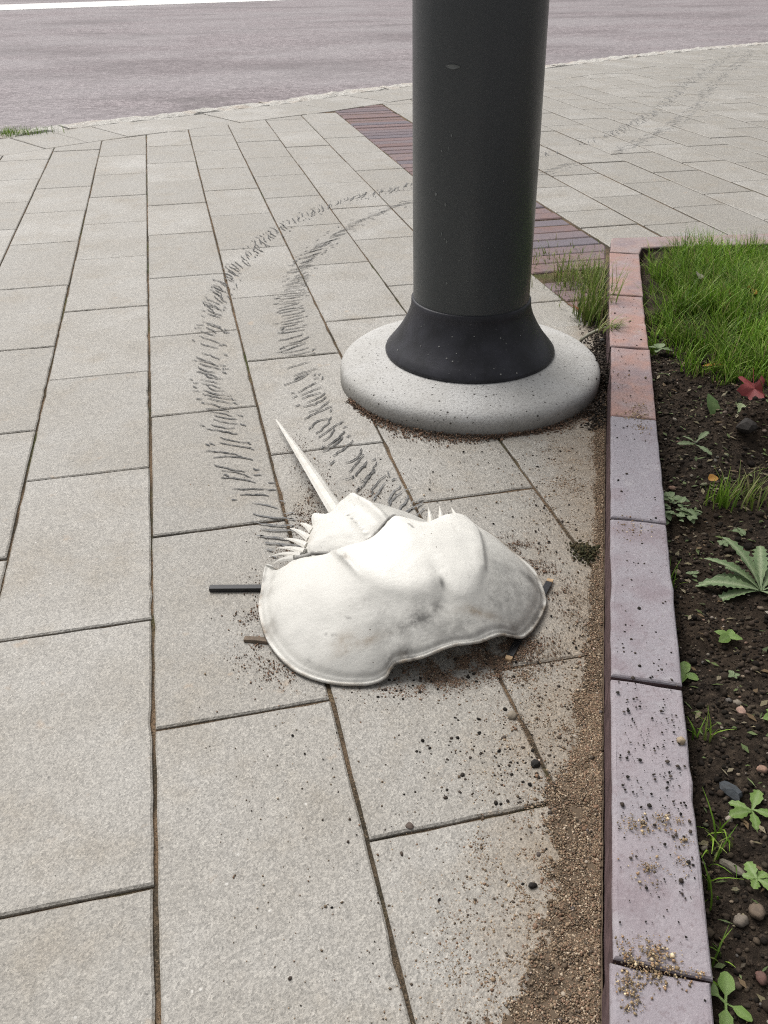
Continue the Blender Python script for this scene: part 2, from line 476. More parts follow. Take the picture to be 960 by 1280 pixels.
for k in range(-9, 6):
    x0 = -.3+.2*(k+1)-.2
    ev = (k % 2 == 0)
    ys = [.522-.4*3, .522-.8, .122]+MEAS if ev else [.32-.8, -.08]+MEAS2
    x0 = -.3+.2*k
    ys = [y+random.gauss(0, .003) for y in ys]
    lay(x0, x0+.2 if k < 5 else .897, ys)
base_ys = {0: 2.52, 1: 2.865, 2: 2.68, 3: 2.83, 4: 2.97}
for k in range(0, 34):
    x0 = 1.205+.2*k
    y0 = base_ys.get(k, 2.7+.185*(k % 2)+random.uniform(-.03, .03))
    ys = [y0+.367*j+random.gauss(0, .004) for j in range(-3, 18)]
    if k == 0: ys = [2.16, 2.52, 2.715, 3.06, 3.42, 3.79, 4.15, 4.5, 4.87, 5.2, 5.6]
    lay(x0, x0+.2, ys, .0044)
# brick strip between X .9 and 1.2
y = 1.62
while y < 5.3:
    poly = [Vector((.900+random.gauss(0, .002), y+.0015)), Vector((1.201+random.gauss(0, .002), y+.0015)), Vector((1.201, y+.0685)), Vector((.900, y+.0685))]
    B0, B1 = Vector((.9, border_y(.9))), Vector((1.2, border_y(1.2))); nn = Vector((-(B1-B0).y, (B1-B0).x)).normalized()
    poly = clip(clip(poly, B0-nn*.002, nn), BEDGE_L, EN)
    if len(poly) > 2 and abs(area(poly)) > .001:
        o = prism("brick", poly, -.06, -.001, .004, M_RED, pavement); o.location.z = random.gauss(0, .0015)
    y += .0735
# border course laid square to the kerb
w2 = border_walk(.204)
for i in range(len(w2)-1):
    (p, t, n), (q, t2, n2) = w2[i], w2[i+1]
    wd = off((p.x+q.x)/2)
    a, b = p+t*.002+n*.003, q-t*.002+n2*.003
    o = prism("paver", [a, b, q-t*.002+n2*(wd-.002), p+t*.002+n*(wd-.002)], -.06, 0, .0025, M_PAVER, pavement)
    o.location.z = random.gauss(0, .0008)
# rough granite kerb
kerb = tag(empty("kerb", (0, 5.2, 0)), kind="structure")
w3 = border_walk(.05); i = 0
while i < len(w3)-25:
    k = random.randint(16, 23); V, F = [], []; seg = w3[i:i+k+1]
    prof = [(-.002, -.08), (.0, -.008), (.012, .001), (.05, .003), (.11, .004), (.155, -.002), (.175, -.03), (.18, -.10)]
    for j, (p, t, n) in enumerate(seg):
        wd = off(p.x)+.004; e = .006 if j == 0 else (-.006 if j == len(seg)-1 else 0)
        for a, (d, z) in enumerate(prof):
            jx = random.gauss(0, .007) if a >= 4 else random.gauss(0, .0015)
            q = p+n*(wd+max(0, d*1.0+jx))+t*e
            V.append((q.x, q.y-5.2, z+(random.gauss(0, .0035) if 1 < a < 7 else 0)))
    m = len(prof)
    for j in range(len(seg)-1):
        for a in range(m-1): F.append((j*m+a, (j+1)*m+a, (j+1)*m+a+1, j*m+a+1))
    F += [tuple(range(m))[::-1], tuple(range((len(seg)-1)*m, len(seg)*m))]
    link("kerb_stone", mesh_of("kerb_stone", V, F), M_GRAN, kerb)
    i += k

# ---------------------------------------------------------------- planter edging of clay bricks
edging = tag(empty("planter_edging", (E0.x, E0.y, 0)), "low row of rounded red and purple bricks edging the flower bed", "edging")
JS = [-.966, -.644, -.322, 0, .322, .644, .967, 1.28, 1.593, 1.93]
BC = [(.285, .25, .268), (.285, .25, .268), (.285, .25, .27), (.302, .268, .285), (.285, .26, .28), (.272, .252, .276), (.325, .200, .172), (.335, .205, .175), (.325, .20, .172)]
M_SIDE = m_plain('brick_side_shaded', (.105, .07, .072), .85, .45, 45, .2, .002)  # upright brick faces: their shade put into a darker brick colour
def round_block(name, poly, z0, z1, r, mat, parent, wob=.0):
    """tumbled brick: outline subdivided, three-step rounded arris"""
    if area(poly) < 0: poly = poly[::-1]
    q = []
    for i in range(len(poly)):
        a, b = poly[i], poly[(i+1) % len(poly)]; k = max(2, int((b-a).length/.02))
        for j in range(k): q.append(a+(b-a)*(j/k))
    c0 = sum(q, Vector((0, 0)))/len(q); n = len(q)
    rings = []
    for d, z in ((.0, z0), (.0, z1-r), (r*.12, z1-r*.5), (r*.45, z1-r*.13), (r, z1)):
        rings.append([(p, z) for p in inset(q, d)])
    rr = [random.gauss(0, .0007) for _ in range(n)]
    V = []
    for k, ring in enumerate(rings):
        for i, (p, z) in enumerate(ring):
            d = (p-c0).normalized()*(rr[i] if k else 0)
            V.append((p.x+d.x-parent.location.x, p.y+d.y-parent.location.y, z+(rr[(i*7) % n]*.5 if k > 1 else 0)))
    F = [tuple(range(4*n, 5*n))]
    for k in range(4):
        for i in range(n): j = (i+1) % n; F.append((k*n+i, k*n+j, (k+1)*n+j, (k+1)*n+i))
    me = mesh_of(name, V, F)
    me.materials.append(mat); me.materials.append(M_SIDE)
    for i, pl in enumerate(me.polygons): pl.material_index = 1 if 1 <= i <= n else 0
    return link(name, me, mat, parent)
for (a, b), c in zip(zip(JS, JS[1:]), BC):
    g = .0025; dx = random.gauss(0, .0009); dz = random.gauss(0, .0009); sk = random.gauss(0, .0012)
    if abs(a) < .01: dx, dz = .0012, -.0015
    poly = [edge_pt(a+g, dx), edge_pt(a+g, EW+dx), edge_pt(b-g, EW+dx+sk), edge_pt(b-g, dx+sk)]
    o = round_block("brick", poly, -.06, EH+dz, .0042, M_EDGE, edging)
    o.color = (*c, 1)
corner = [edge_pt(1.935, 0), edge_pt(1.935, EW), Vector((1.185, 2.094)), Vector((1.36, 2.071)), Vector((1.375, 2.166)), Vector((1.148, 2.198))]
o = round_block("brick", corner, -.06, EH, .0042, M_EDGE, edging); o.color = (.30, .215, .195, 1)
for i in range(4):
    x0 = 1.38+.325*i; f = lambda x, d: Vector((x, 2.198-.1425*(x-1.148)-d))
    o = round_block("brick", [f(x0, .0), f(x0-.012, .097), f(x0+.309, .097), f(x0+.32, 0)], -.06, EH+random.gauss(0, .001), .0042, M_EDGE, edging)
    o.color = (.30+random.gauss(0, .015), .215, .195, 1)

# ---------------------------------------------------------------- soil bed
def soil_h(x, y):
    z = .030+.010*vnoise(x, y, .16, 3)+.007*vnoise(x, y, .05, 4)+.004*vnoise(x, y, .02, 5)+.0022*vnoise(x, y, .009, 6)
    d = (x-E0.x)*EN.x+(y-E0.y)*EN.y; s = (x-E0.x)*EU.x+(y-E0.y)*EU.y
    z = z-.012*np.exp(-((d-EW)/.02)**2)                       # slack beside the edging
    z = z-.05*np.exp(-(((x-.93)/.075)**2+((y-1.03)/.07)**2))  # dug hollow
    z = z+.032*np.exp(-(((x-.95)/.09)**2+((y-1.17)/.045)**2))  # spoil heaped behind it
    z = z+.015*smooth01((s-1.35)/.3)
    return z
def bed_grid(s0, s1, d0, d1, h):
    s = np.arange(s0, s1+h/2, h); d = np.arange(d0, d1+h/2, h)
    A, B = np.meshgrid(s, d, indexing='ij')
    X = E0.x+EU.x*A+EN.x*B; Y = E0.y+EU.y*A+EN.y*B
    Y = np.minimum(Y, 2.150-.1425*(X-1.148))
    Z = soil_h(X, Y); n, m = A.shape
    I = np.arange(n*m).reshape(n, m)
    F = np.stack([I[:-1, :-1], I[:-1, 1:], I[1:, 1:], I[1:, :-1]], -1).reshape(-1, 4)
    return np.stack([X, Y, Z], -1).reshape(-1, 3), F
V1, F1 = bed_grid(-.6, 2.6, EW-.012, .62, .0055)
V2, F2 = bed_grid(-.6, 2.9, .6145, 1.6, .03)
soil = tag(link("soil_bed", np_mesh("soil_bed", np.concatenate([V1, V2]), np.concatenate([F1, F2+len(V1)]), None, True), M_SOIL), kind="structure")

# ---------------------------------------------------------------- grains
PHI = (1+5**.5)/2
ICO_V = np.array([(-1, PHI, 0), (1, PHI, 0), (-1, -PHI, 0), (1, -PHI, 0), (0, -1, PHI), (0, 1, PHI), (0, -1, -PHI), (0, 1, -PHI), (PHI, 0, -1), (PHI, 0, 1), (-PHI, 0, -1), (-PHI, 0, 1)])/math.sqrt(1+PHI*PHI)
ICO_F = np.array([(0, 11, 5), (0, 5, 1), (0, 1, 7), (0, 7, 10), (0, 10, 11), (1, 5, 9), (5, 11, 4), (11, 10, 2), (10, 7, 6), (7, 1, 8), (3, 9, 4), (3, 4, 2), (3, 2, 6), (3, 6, 8), (3, 8, 9), (4, 9, 5), (2, 4, 11), (6, 2, 10), (8, 6, 7), (9, 8, 1)])
OCT_V = np.array([(1, 0, 0), (-1, 0, 0), (0, 1, 0), (0, -1, 0), (0, 0, 1), (0, 0, -1)], float)
OCT_F = np.array([(0, 2, 4), (2, 1, 4), (1, 3, 4), (3, 0, 4), (2, 0, 5), (1, 2, 5), (3, 1, 5), (0, 3, 5)])
def grains(P, R, C, big=False, flat=.75):
    """pebble-shaped grains: centres P, radii R, colours C -> arrays"""
    TV, TF = (ICO_V, ICO_F) if big else (OCT_V, OCT_F)
    n = len(P); k = len(TV)
    q = rng.normal(size=(n, 4)); q /= np.linalg.norm(q, axis=1, keepdims=True)
    w, x, y, z = q.T
    Rm = np.stack([1-2*(y*y+z*z), 2*(x*y-z*w), 2*(x*z+y*w), 2*(x*y+z*w), 1-2*(x*x+z*z), 2*(y*z-x*w), 2*(x*z-y*w), 2*(y*z+x*w), 1-2*(x*x+y*y)], -1).reshape(n, 3, 3)
    T = TV[None]*rng.uniform(.65, 1.25, (n, 1, 3))*rng.uniform(.8, 1.2, (n, k, 1))
    T = np.einsum('nij,nkj->nki', Rm, T)*R[:, None, None]
    T[:, :, 2] *= flat
    Vv = (T+P[:, None, :]).reshape(-1, 3)
    Ff = (TF[None]+(np.arange(n)*k)[:, None, None]).reshape(-1, 3)
    return Vv, Ff, np.repeat(C, k, axis=0)
def grain_obj(name, sets, mat, label, cat):
    Vs, Fs, Cs = [], [], []; b = 0
    for v, f, c in sets: Vs.append(v); Fs.append(f+b); Cs.append(c); b += len(v)
    o = link(name, np_mesh(name, np.concatenate(Vs), np.concatenate(Fs), np.concatenate(Cs), False), mat)
    return tag(o, label, cat, kind="stuff")
SANDC = np.array([(.23, .165, .108), (.18, .13, .085), (.33, .25, .17), (.155, .115, .08), (.42, .34, .25), (.20, .128, .085), (.095, .075, .057), (.25, .165, .115), (.15, .115, .08)])
REDC = np.array([(.22, .135, .092), (.165, .105, .072), (.26, .18, .125), (.12, .085, .062), (.085, .065, .05)])
DARKC = np.array([(.03, .026, .022), (.05, .04, .033), (.02, .018, .016), (.075, .06, .05)])
def pick(pal, n): return pal[rng.integers(0, len(pal), n)]*rng.uniform(.75, 1.3, (n, 1))

BASE_C = np.array([.528, 1.536]); BASE_R = .257
def drift_w(s):   # width of the sand drift beside the edging
    return np.interp(s, [-1.0, -.3, 0, .07, .15, .22, .32, .42, .6, .75, .85, .95, 1.05, 1.15, 1.3], [.15, .13, .098, .076, .069, .062, .042, .022, .018, .018, .020, .026, .026, .02, .02])
def drift_h(s, t):
    w = drift_w(s)*(1+.30*vnoise(s, t*0+3, .05, 8)+.25*vnoise(s, t, .018, 9)+.15*vnoise(s, t, .007, 10))
    w = w*.72
    return np.maximum(0, (1-t/w))**.8*np.clip(w*.16, .002, .010)
# drift body
ss = np.arange(-1.0, 1.3, .006); tt = np.linspace(0, .16, 26)
A, B = np.meshgrid(ss, tt, indexing='ij')
X = E0.x+EU.x*A-EN.x*(B+.001); Y = E0.y+EU.y*A-EN.y*(B+.001)
Z = drift_h(A, B); Z = np.where(Z > 0, Z+.0012*vnoise(X, Y, .006, 2), -.013)
n_, m_ = A.shape; I = np.arange(n_*m_).reshape(n_, m_)
Fq = np.stack([I[:-1, :-1], I[1:, :-1], I[1:, 1:], I[:-1, 1:]], -1).reshape(-1, 4)
Ftri = np.concatenate([Fq[:, [0, 2, 1]], Fq[:, [0, 3, 2]]])
bodyV = np.stack([X, Y, Z], -1).reshape(-1, 3)
bodyC = np.tile(np.array([(.105, .078, .054)]), (len(bodyV), 1))*(1+.3*vnoise(bodyV[:, 0], bodyV[:, 1], .01, 5))[:, None]
sets = [(bodyV, Ftri, bodyC)]
# grains on the drift
n = 92000
s = rng.uniform(-.45, 1.25, n)**1; t = np.abs(rng.normal(0, .62, n))*drift_w(s)*.95
s = np.where(rng.random(n) < .55, rng.uniform(-.3, .35, n), s); t = np.where(rng.random(n) < .5, rng.random(n)*drift_w(s)*(.85+.3*vnoise(s, s*0, .03, 77)), t)
x = E0.x+EU.x*s-EN.x*(t+.003); y = E0.y+EU.y*s-EN.y*(t+.003)
r = rng.gamma(2.4, .00019, n)+.00027
keep = (drift_h(s, t) > 0) | (vnoise(x, y, .014, 71)+.7*vnoise(x, y, .005, 72)+rng.normal(0, .3, n) > .05)
keep &= ((x-BASE_C[0])**2+(y-BASE_C[1])**2 > (BASE_R+.002)**2)
x, y, s, t, r = x[keep], y[keep], s[keep], t[keep], r[keep]
sets.append(grains(np.stack([x, y, drift_h(s, t)+r*.35], -1), r, pick(SANDC, len(x))))
nb = 260
s = rng.uniform(-.3, .5, nb); t = rng.random(nb)*drift_w(s)*1.1; r = rng.gamma(2.5, .00032, nb)+.0007
x = E0.x+EU.x*s-EN.x*(t+.004); y = E0.y+EU.y*s-EN.y*(t+.004)
sets.append(grains(np.stack([x, y, drift_h(s, t)+r*.4], -1), r, np.where(rng.random((nb, 1)) < .2, pick(np.array([(.5, .42, .33), (.46, .36, .3), (.12, .10, .09)]), nb), pick(SANDC, nb)), True, .6))
# patches swept over the pavers: (x, y, rx, ry, count, palette)
PATCH = [(.165, .385, .035, .04, 900, SANDC), (.20, .43, .04, .04, 500, SANDC), (.29, .625, .02, .03, 420, SANDC), (.265, .53, .04, .06, 500, SANDC), (.203, .489, .012, .012, 200, SANDC),
         (.25, .725, .060, .020, 5200, REDC), (.25, .735, .06, .02, 3000, SANDC), (.31, .750, .04, .022, 2600, REDC), (.20, .715, .03, .012, 500, REDC), (.035, .90, .022, .04, 420, REDC), (.03, .81, .022, .035, 420, REDC), (.07, .765, .03, .016, 260, REDC),
         (.13, 1.10, .022, .05, 650, REDC), (.16, 1.20, .02, .06, 420, REDC), (.15, 1.31, .025, .04, 220, REDC), (.10, 1.03, .03, .03, 350, REDC), (.235, 1.14, .03, .04, 260, REDC),
         (.415, .94, .028, .032, 800, REDC), (.43, .87, .022, .05, 600, REDC), (.44, .80, .025, .035, 350, SANDC), (.37, .72, .03, .03, 260, SANDC),
         (.545, 1.09, .025, .03, 700, SANDC), (.60, 1.20, .07, .05, 1900, SANDC), (.58, 1.10, .04, .08, 900, SANDC), (.50, 1.03, .03, .06, 500, SANDC), (.45, .70, .05, .08, 400, SANDC), (.36, .62, .06, .06, 700, SANDC),
         (.33, .70, .012, .012, 200, SANDC)]
for (px, py, rx, ry, n, pal) in PATCH:
    n = int(n*2.3)
    x = rng.normal(px, rx*.75, n); y = rng.normal(py, ry*.75, n); k = vnoise(x, y, .012, 21)+.6*vnoise(x, y, .03, 22)+rng.normal(0, .35, n) > 0
    x, y = x[k], y[k]; r = rng.gamma(2.2, .0002, len(x))+.00025
    sets.append(grains(np.stack([x, y, r*.3], -1), r, pick(pal, len(x))))
# ring of sand round the concrete foot
n = 5200; a = rng.uniform(-2.95, .25, n); rr = BASE_R+np.abs(rng.normal(0, .011, n))*(1+.6*np.sin(a*5))+.0
x = BASE_C[0]+np.cos(a)*rr; y = BASE_C[1]+np.sin(a)*rr; r = rng.gamma(3, .0003, n)+.0005
sets.append(grains(np.stack([x, y, np.maximum(0, .007-(rr-BASE_R)*.5)*rng.random(n)+r*.3], -1), r, pick(REDC, n)*.85))
# thin general scatter
n = 9000; x = rng.uniform(-.05, .75, n); y = rng.uniform(.3, 1.35, n)
d = -((x-E0.x)*EN.x+(y-E0.y)*EN.y); k = (d > .002) & (rng.random(n) < np.exp(-d/.13)+.05)
x, y = x[k], y[k]; r = rng.gamma(3, .0002, len(x))+.0003
sets.append(grains(np.stack([x, y, r*.3], -1), r, pick(SANDC, len(x))))
# little heaps on top of the edging
for (s0, d0, rs, rd, n) in [(.005, .028, .016, .022, 620), (-.02, .012, .016, .010, 320), (.085, .030, .012, .012, 170), (.13, .022, .010, .014, 150), (.14, .05, .008, .012, 130), (.11, .062, .02, .008, 90), (.97, .045, .012, .02, 260), (1.0, .05, .02, .016, 160), (.62, .03, .02, .02, 120), (.93, .05, .02, .016, 90), (1.1, .03, .06, .03, 60), (.0, .06, .004, .02, 160)]:
    n = int(n*1.5); s = rng.normal(s0, rs*.6, n); t = rng.normal(d0, rd*.6, n); k = (vnoise(s, t, .006, 91)+rng.normal(0, .4, n) > -.1) & (t > .002) & (t < EW-.003); s, t = s[k], t[k]
    x = E0.x+EU.x*s+EN.x*t; y = E0.y+EU.y*s+EN.y*t; r = rng.gamma(2.4, .00022, len(x))+.0003
    hh = .003*np.exp(-((s-s0)/rs)**2-((t-d0)/rd)**2)*rng.random(len(s)) if n > 140 else 0
    sets.append(grains(np.stack([x, y, EH+r*.3+hh], -1), r, pick(SANDC, len(x))*np.array([[1.4, 1.4, 1.25]])))
grain_obj("sand", sets, M_GRAIN, "loose brown sand drifted along the edging and under the shell", "sand")

# dark soil crumbs on pavers, edging and foot
sets = []
def crumbs(x, y, z, r, big=False):
    r = np.minimum(r, .0026)
    sets.append(grains(np.stack([x, y, z+r*.35], -1), r, pick(DARKC, len(x)), big, .6))
for (px, py, rx, ry, n) in [(.235, .60, .05, .05, 120), (.27, .55, .04, .05, 90), (.32, .62, .05, .07, 70), (.40, .78, .05, .09, 60), (.52, 1.0, .06, .1, 90), (.56, 1.2, .06, .05, 60), (.10, .50, .12, .15, 40), (.24, .72, .08, .02, 120), (.3, 1.15, .15, .1, 60)]:
    x = rng.normal(px, rx*.7, n); y = rng.normal(py, ry*.7, n); r = rng.gamma(1.6, .00045, n)+.0005
    k = -((x-E0.x)*EN.x+(y-E0.y)*EN.y) > .006
    crumbs(x[k], y[k], 0*x[k], r[k], True)
n = 520; s = rng.uniform(-.3, 1.9, n); s = np.where(rng.random(n) < .5, rng.normal(.2, .09, n), s); t = rng.uniform(.006, EW-.006, n)
x = E0.x+EU.x*s+EN.x*t; y = E0.y+EU.y*s+EN.y*t; crumbs(x, y, EH+0*x, rng.gamma(1.5, .0004, n)+.0004, True)
# dark wedge of earth between foot and edging
n = 2600; s = rng.uniform(1.02, 1.95, n); t = np.abs(rng.normal(0, .022, n))+.002; x = E0.x+EU.x*s-EN.x*t; y = E0.y+EU.y*s-EN.y*t
k = ((x-BASE_C[0])**2+(y-BASE_C[1])**2 > (BASE_R+.001)**2); x, y = x[k], y[k]; r = rng.gamma(2.5, .0008, len(x))+.001
crumbs(x, y, rng.random(len(x))*.012, r, True)
n = 300; x = rng.normal(.782, .012, n); y = rng.normal(1.43, .03, n); crumbs(x, y, .012+rng.random(n)*.03, rng.gamma(2.5, .001, n)+.0015, True)
grain_obj("soil_crumbs", sets, M_CRUMB, "dark soil crumbs spilled on the pavers, edging bricks and concrete foot", "soil")
# moss clump in the joint
n = 700; x = rng.normal(.505, .009, n); y = rng.normal(.915, .012, n); r = rng.gamma(2.5, .0004, n)+.0004
grain_obj("moss", [grains(np.stack([x, y, .008*np.exp(-((x-.505)/.012)**2-((y-.915)/.014)**2)*rng.random(n)+r*.3], -1), r, pick(np.array([(.05, .05, .025), (.08, .065, .035), (.035, .035, .02)]), n), True)], M_CRUMB, "dark moss clump where a paver joint meets the sand drift", "moss")

# crumbs and pebbles of the bed
sets = []
n = 32000; s = rng.uniform(-.35, 1.55, n); d = EW+.004+rng.random(n)**1.2*.42
x = E0.x+EU.x*s+EN.x*d; y = E0.y+EU.y*s+EN.y*d; r = rng.gamma(1.4, .0007, n)+.0005
BEDC = np.array([(.024, .018, .014), (.036, .027, .02), (.017, .014, .011), (.05, .037, .028), (.014, .011, .009), (.08, .062, .045)])
sets.append(grains(np.stack([x, y, soil_h(x, y)+r*.3], -1), r, pick(BEDC, n), True))
n = 1500; s = rng.uniform(-.35, 1.35, n); d = EW+.006+rng.random(n)*.38
x = E0.x+EU.x*s+EN.x*d; y = E0.y+EU.y*s+EN.y*d; r = rng.gamma(1.4, .0007, n)+.0008
PEBC = np.array([(.19, .15, .11), (.24, .21, .17), (.14, .11, .09), (.21, .14, .105), (.12, .11, .10), (.30, .26, .22), (.10, .08, .06), (.15, .15, .10)])
sets.append(grains(np.stack([x, y, soil_h(x, y)+r*.3], -1), r, pick(PEBC, n), True, .65))
grain_obj("soil_clods", sets, M_CRUMB, "crumbly dark earth with small pebbles in the flower bed", "soil")

# litter: bits of leaf and stem
n = 1900; s_ = rng.uniform(-.3, 1.45, n); d_ = EW+.006+rng.random(n)*.36
x = E0.x+EU.x*s_+EN.x*d_; y = E0.y+EU.y*s_+EN.y*d_
LITC = np.array([(.13, .17, .06), (.10, .14, .05), (.22, .19, .11), (.28, .24, .16), (.16, .11, .06), (.17, .22, .09), (.09, .07, .045)])
L_ = rng.uniform(.002, .0075, n); W_ = np.where(rng.random(n) < .45, .0009, L_*.45); a_ = rng.uniform(0, 6.283, n); tl = rng.normal(0, .35, n)
cx, sx_ = np.cos(a_), np.sin(a_); z = soil_h(x, y)+.0022
corner_ = []
for u, v in ((-1, 0), (0, -1), (1, 0), (0, 1)):
    corner_.append(np.stack([x+cx*u*L_-sx_*v*W_, y+sx_*u*L_+cx*v*W_, z+u*L_*tl*.6+.0008*abs(v)], -1))
Vl = np.stack(corner_, 1).reshape(-1, 3); Fl = np.arange(4*n).reshape(n, 4)
tag(link("leaf_litter", np_mesh("leaf_litter", Vl, Fl, np.repeat(pick(LITC, n), 4, axis=0)), M_GRASS), "scraps of leaf and stem strewn over the dark earth", "litter", kind="stuff")

# ---------------------------------------------------------------- single stones
def stone(name, x, y, z, size, col, label, cat="stone", rot=0, ang=.25):
    bm = bmesh.new(); bmesh.ops.create_icosphere(bm, subdivisions=3 if ang < .6 else 2, radius=1)
    sd = random.randint(0, 999)
    pl = [(Vector((random.gauss(0, 1), random.gauss(0, 1), random.gauss(0, .8))).normalized(), random.uniform(.62, .9)) for _ in range(9)]
    for v in bm.verts:
        d = v.co.normalized(); h = 1.0
        for nn, k in pl:
            c = d.dot(nn)
            if c*h > k: h = (k/c)*ang+h*(1-ang)
        h += .07*math.sin(d.x*5+sd)*math.cos(d.y*4+sd*1.3)+.04*math.sin(d.z*9+d.x*7+sd)
        v.co = Vector((d.x*h*size[0], d.y*h*size[1], d.z*h*size[2]))
    me = bpy.data.meshes.new(name); bm.to_mesh(me); bm.free()
    me.polygons.foreach_set("use_smooth", [ang < .6]*len(me.polygons))
    a = me.color_attributes.new("tint", 'FLOAT_COLOR', 'POINT'); a.data.foreach_set("color", [*[v*.72 for v in col], 1]*len(me.vertices))
    o = link(name, me, M_STONE, None, (x, y, z+size[2]*.35)); o.scale = (.85, .85, .85); o.rotation_euler = (random.gauss(0, .15), random.gauss(0, .15), rot)
    return tag(o, label, cat)
def bedz(x, y): return float(soil_h(np.array([x]), np.array([y]))[0])
stone("stone", .452, .470, bedz(.452, .47), (.0105, .0175, .007), (.075, .085, .095), "dark blue-grey angular stone lying in the flower bed", rot=.35, ang=.9)
stone("stone", .880, 1.125, bedz(.88, 1.125)+.004, (.026, .020, .017), (.05, .043, .038), "large dirty grey lump beside the dug hollow below the red leaf", rot=.3, ang=.8)
stone("pebble", .292, .642, .0, (.0070, .0072, .0052), (.33, .28, .215), "round tan pebble on the paver just below the shell", "pebble")
stone("soil_lump", .2915, .571, 0, (.0072, .0062, .0058), (.03, .027, .025), "black soil lump lying on the paver joint by the sand drift", "soil lump", ang=.6)
stone("soil_lump", .237, .4385, .001, (.0066, .0036, .003), (.02, .016, .014), "flat black soil lump at the edge of the sand drift near the bottom", "soil lump", ang=.7)
stone("soil_lump", .144, .528, 0, (.0052, .0048, .0022), (.15, .115, .095), "flat brown crumb alone on a clean paver below the shell", "soil lump", ang=.6)
stone("pebble", .4195, .5185, EH-.001, (.0052, .0052, .0048), (.52, .41, .28), "pale tan pebble sitting on the purple edging brick", "pebble")
stone("pebble", .489, .480, bedz(.489, .48), (.007, .006, .004), (.42, .26, .19), "orange pebble beside the dark blue-grey stone", "pebble")
stone("pebble", .516, .558, bedz(.516, .558), (.0062, .008, .005), (.50, .33, .26), "pink pebble in the earth right of the long edging brick", "pebble", ang=.7)
stone("pebble", .388, .350, bedz(.388, .35), (.0085, .0065, .0055), (.25, .21, .17), "round brown pebble, left one of the pair low in the bed", "pebble")
stone("pebble", .403, .352, bedz(.403, .352), (.0085, .010, .006), (.20, .15, .11), "oval brown pebble, right one of the pair low in the bed", "pebble")
stone("pebble", .409, .397, bedz(.409, .397), (.007, .016, .006), (.26, .23, .18), "long grey-brown stone pointing at the lower thistle seedling", "pebble", rot=.5, ang=.7)
stone("pebble", .648, .702, bedz(.648, .702), (.0042, .0075, .004), (.58, .52, .43), "cream oval pebble below the jagged-leaved weed", "pebble", rot=.6)
stone("pebble", .662, .712, bedz(.662, .712), (.0045, .0050, .004), (.58, .53, .45), "small cream pebble just behind the cream oval one", "pebble")
stone("pebble", .377, .303, bedz(.377, .303), (.0055, .007, .005), (.20, .11, .09), "dark red pebble near the bottom edge of the bed", "pebble")
stone("pebble", .803, 1.520, .058, (.0062, .0048, .003), (.09, .085, .08), "small dark grey chip on top of the round concrete foot", "pebble", ang=.8)

# ---------------------------------------------------------------- lamp post
post = tag(empty("lamp_post", (BASE_C[0], BASE_C[1], 0)), "thick dark grey post with black rubber boot on round concrete foot", "post")
def lathe(name, prof, mat, parent, seg=96, lean=(0, 0), wob=0):
    V, F = [], []
    for i, (r, z) in enumerate(prof):
        for k in range(seg):
            a = 2*math.pi*k/seg; rr = r+(wob*math.sin(3*a+z*40)*.5+wob*math.sin(7*a+1)*.3 if wob else 0)
            V.append((rr*math.cos(a)+lean[0]*z, rr*math.sin(a)+lean[1]*z, z))
    for i in range(len(prof)-1):
        for k in range(seg):
            j = (k+1) % seg; F.append((i*seg+k, i*seg+j, (i+1)*seg+j, (i+1)*seg+k))
    F.append(tuple(range((len(prof)-1)*seg, len(prof)*seg)))
    return link(name, mesh_of(name, V, F, True), mat, parent)
lathe("concrete_foot", [(.256, -.06), (.2578, .006), (.258, .023), (.2566, .0305), (.2525, .0375), (.2455, .0430), (.235, .0472), (.217, .0515), (.19, .0562), (.16, .0605), (.11, .063)], M_BASE, post, 128, wob=.0014)
LEAN = (-.0165, .004)
lathe("rubber_boot", [(.165, .0600), (.1665, .0635), (.165, .068), (.155, .080), (.143, .095), (.132, .112), (.1225, .130), (.1165, .146), (.1145, .156), (.1142, .166), (.1125, .168), (.105, .1685)], M_RUBBER, post, 96, LEAN)
lathe("shaft", [(.1105, .15), (.1105, .4), (.1085, .9), (.1065, 1.8), (.104, 3.2)], M_PAINT, post, 96, LEAN)
# dried paint splashes on the shaft and boot
V, F = [], []
def speck(ang, z, rw, rh, rad):
    b = len(V); c = len(V); k = 9
    for i in range(k):
        a = 2*math.pi*i/k; da = rw*math.cos(a)*random.uniform(.75, 1.2)/rad; zz = z+rh*math.sin(a)*random.uniform(.75, 1.2)
        V.append(((rad+.0006)*math.cos(ang+da)+LEAN[0]*zz, (rad+.0006)*math.sin(ang+da)+LEAN[1]*zz, zz))
    F.append(tuple(range(b, b+k)))
fa = math.atan2(-BASE_C[1], -BASE_C[0])                 # direction facing the viewer
for dx, z, rw, rh in [(-.36, .570, .012, .0032), (-.40, .45, .0014, .002), (-.62, .375, .0022, .003), (-.44, .36, .002, .0028), (-.36, .47, .0014, .0022), (-.52, .445, .0012, .002), (-.50, .31, .0015, .0028), (-.45, .302, .0012, .0014), (-.41, .298, .0016, .0028), (-.40, .225, .002, .0026), (-.5, .265, .001, .001), (-.2, .268, .001, .001), (.25, .29, .0012, .001), (.35, .29, .001, .0008), (-.16, .27, .001, .001), (-.05, .215, .0012, .001), (-.4, .195, .001, .001), (.1, .205, .0009, .0009), (.4, .52, .0009, .0009), (.45, .4, .0009, .0011)]:
    speck(fa+dx, z, rw, rh, .1107)
sp = link("paint_specks", mesh_of("paint_specks", V, F), m_plain("dried_paint", (.15, .16, .155), .7), post); sp["kind"] = "stuff"
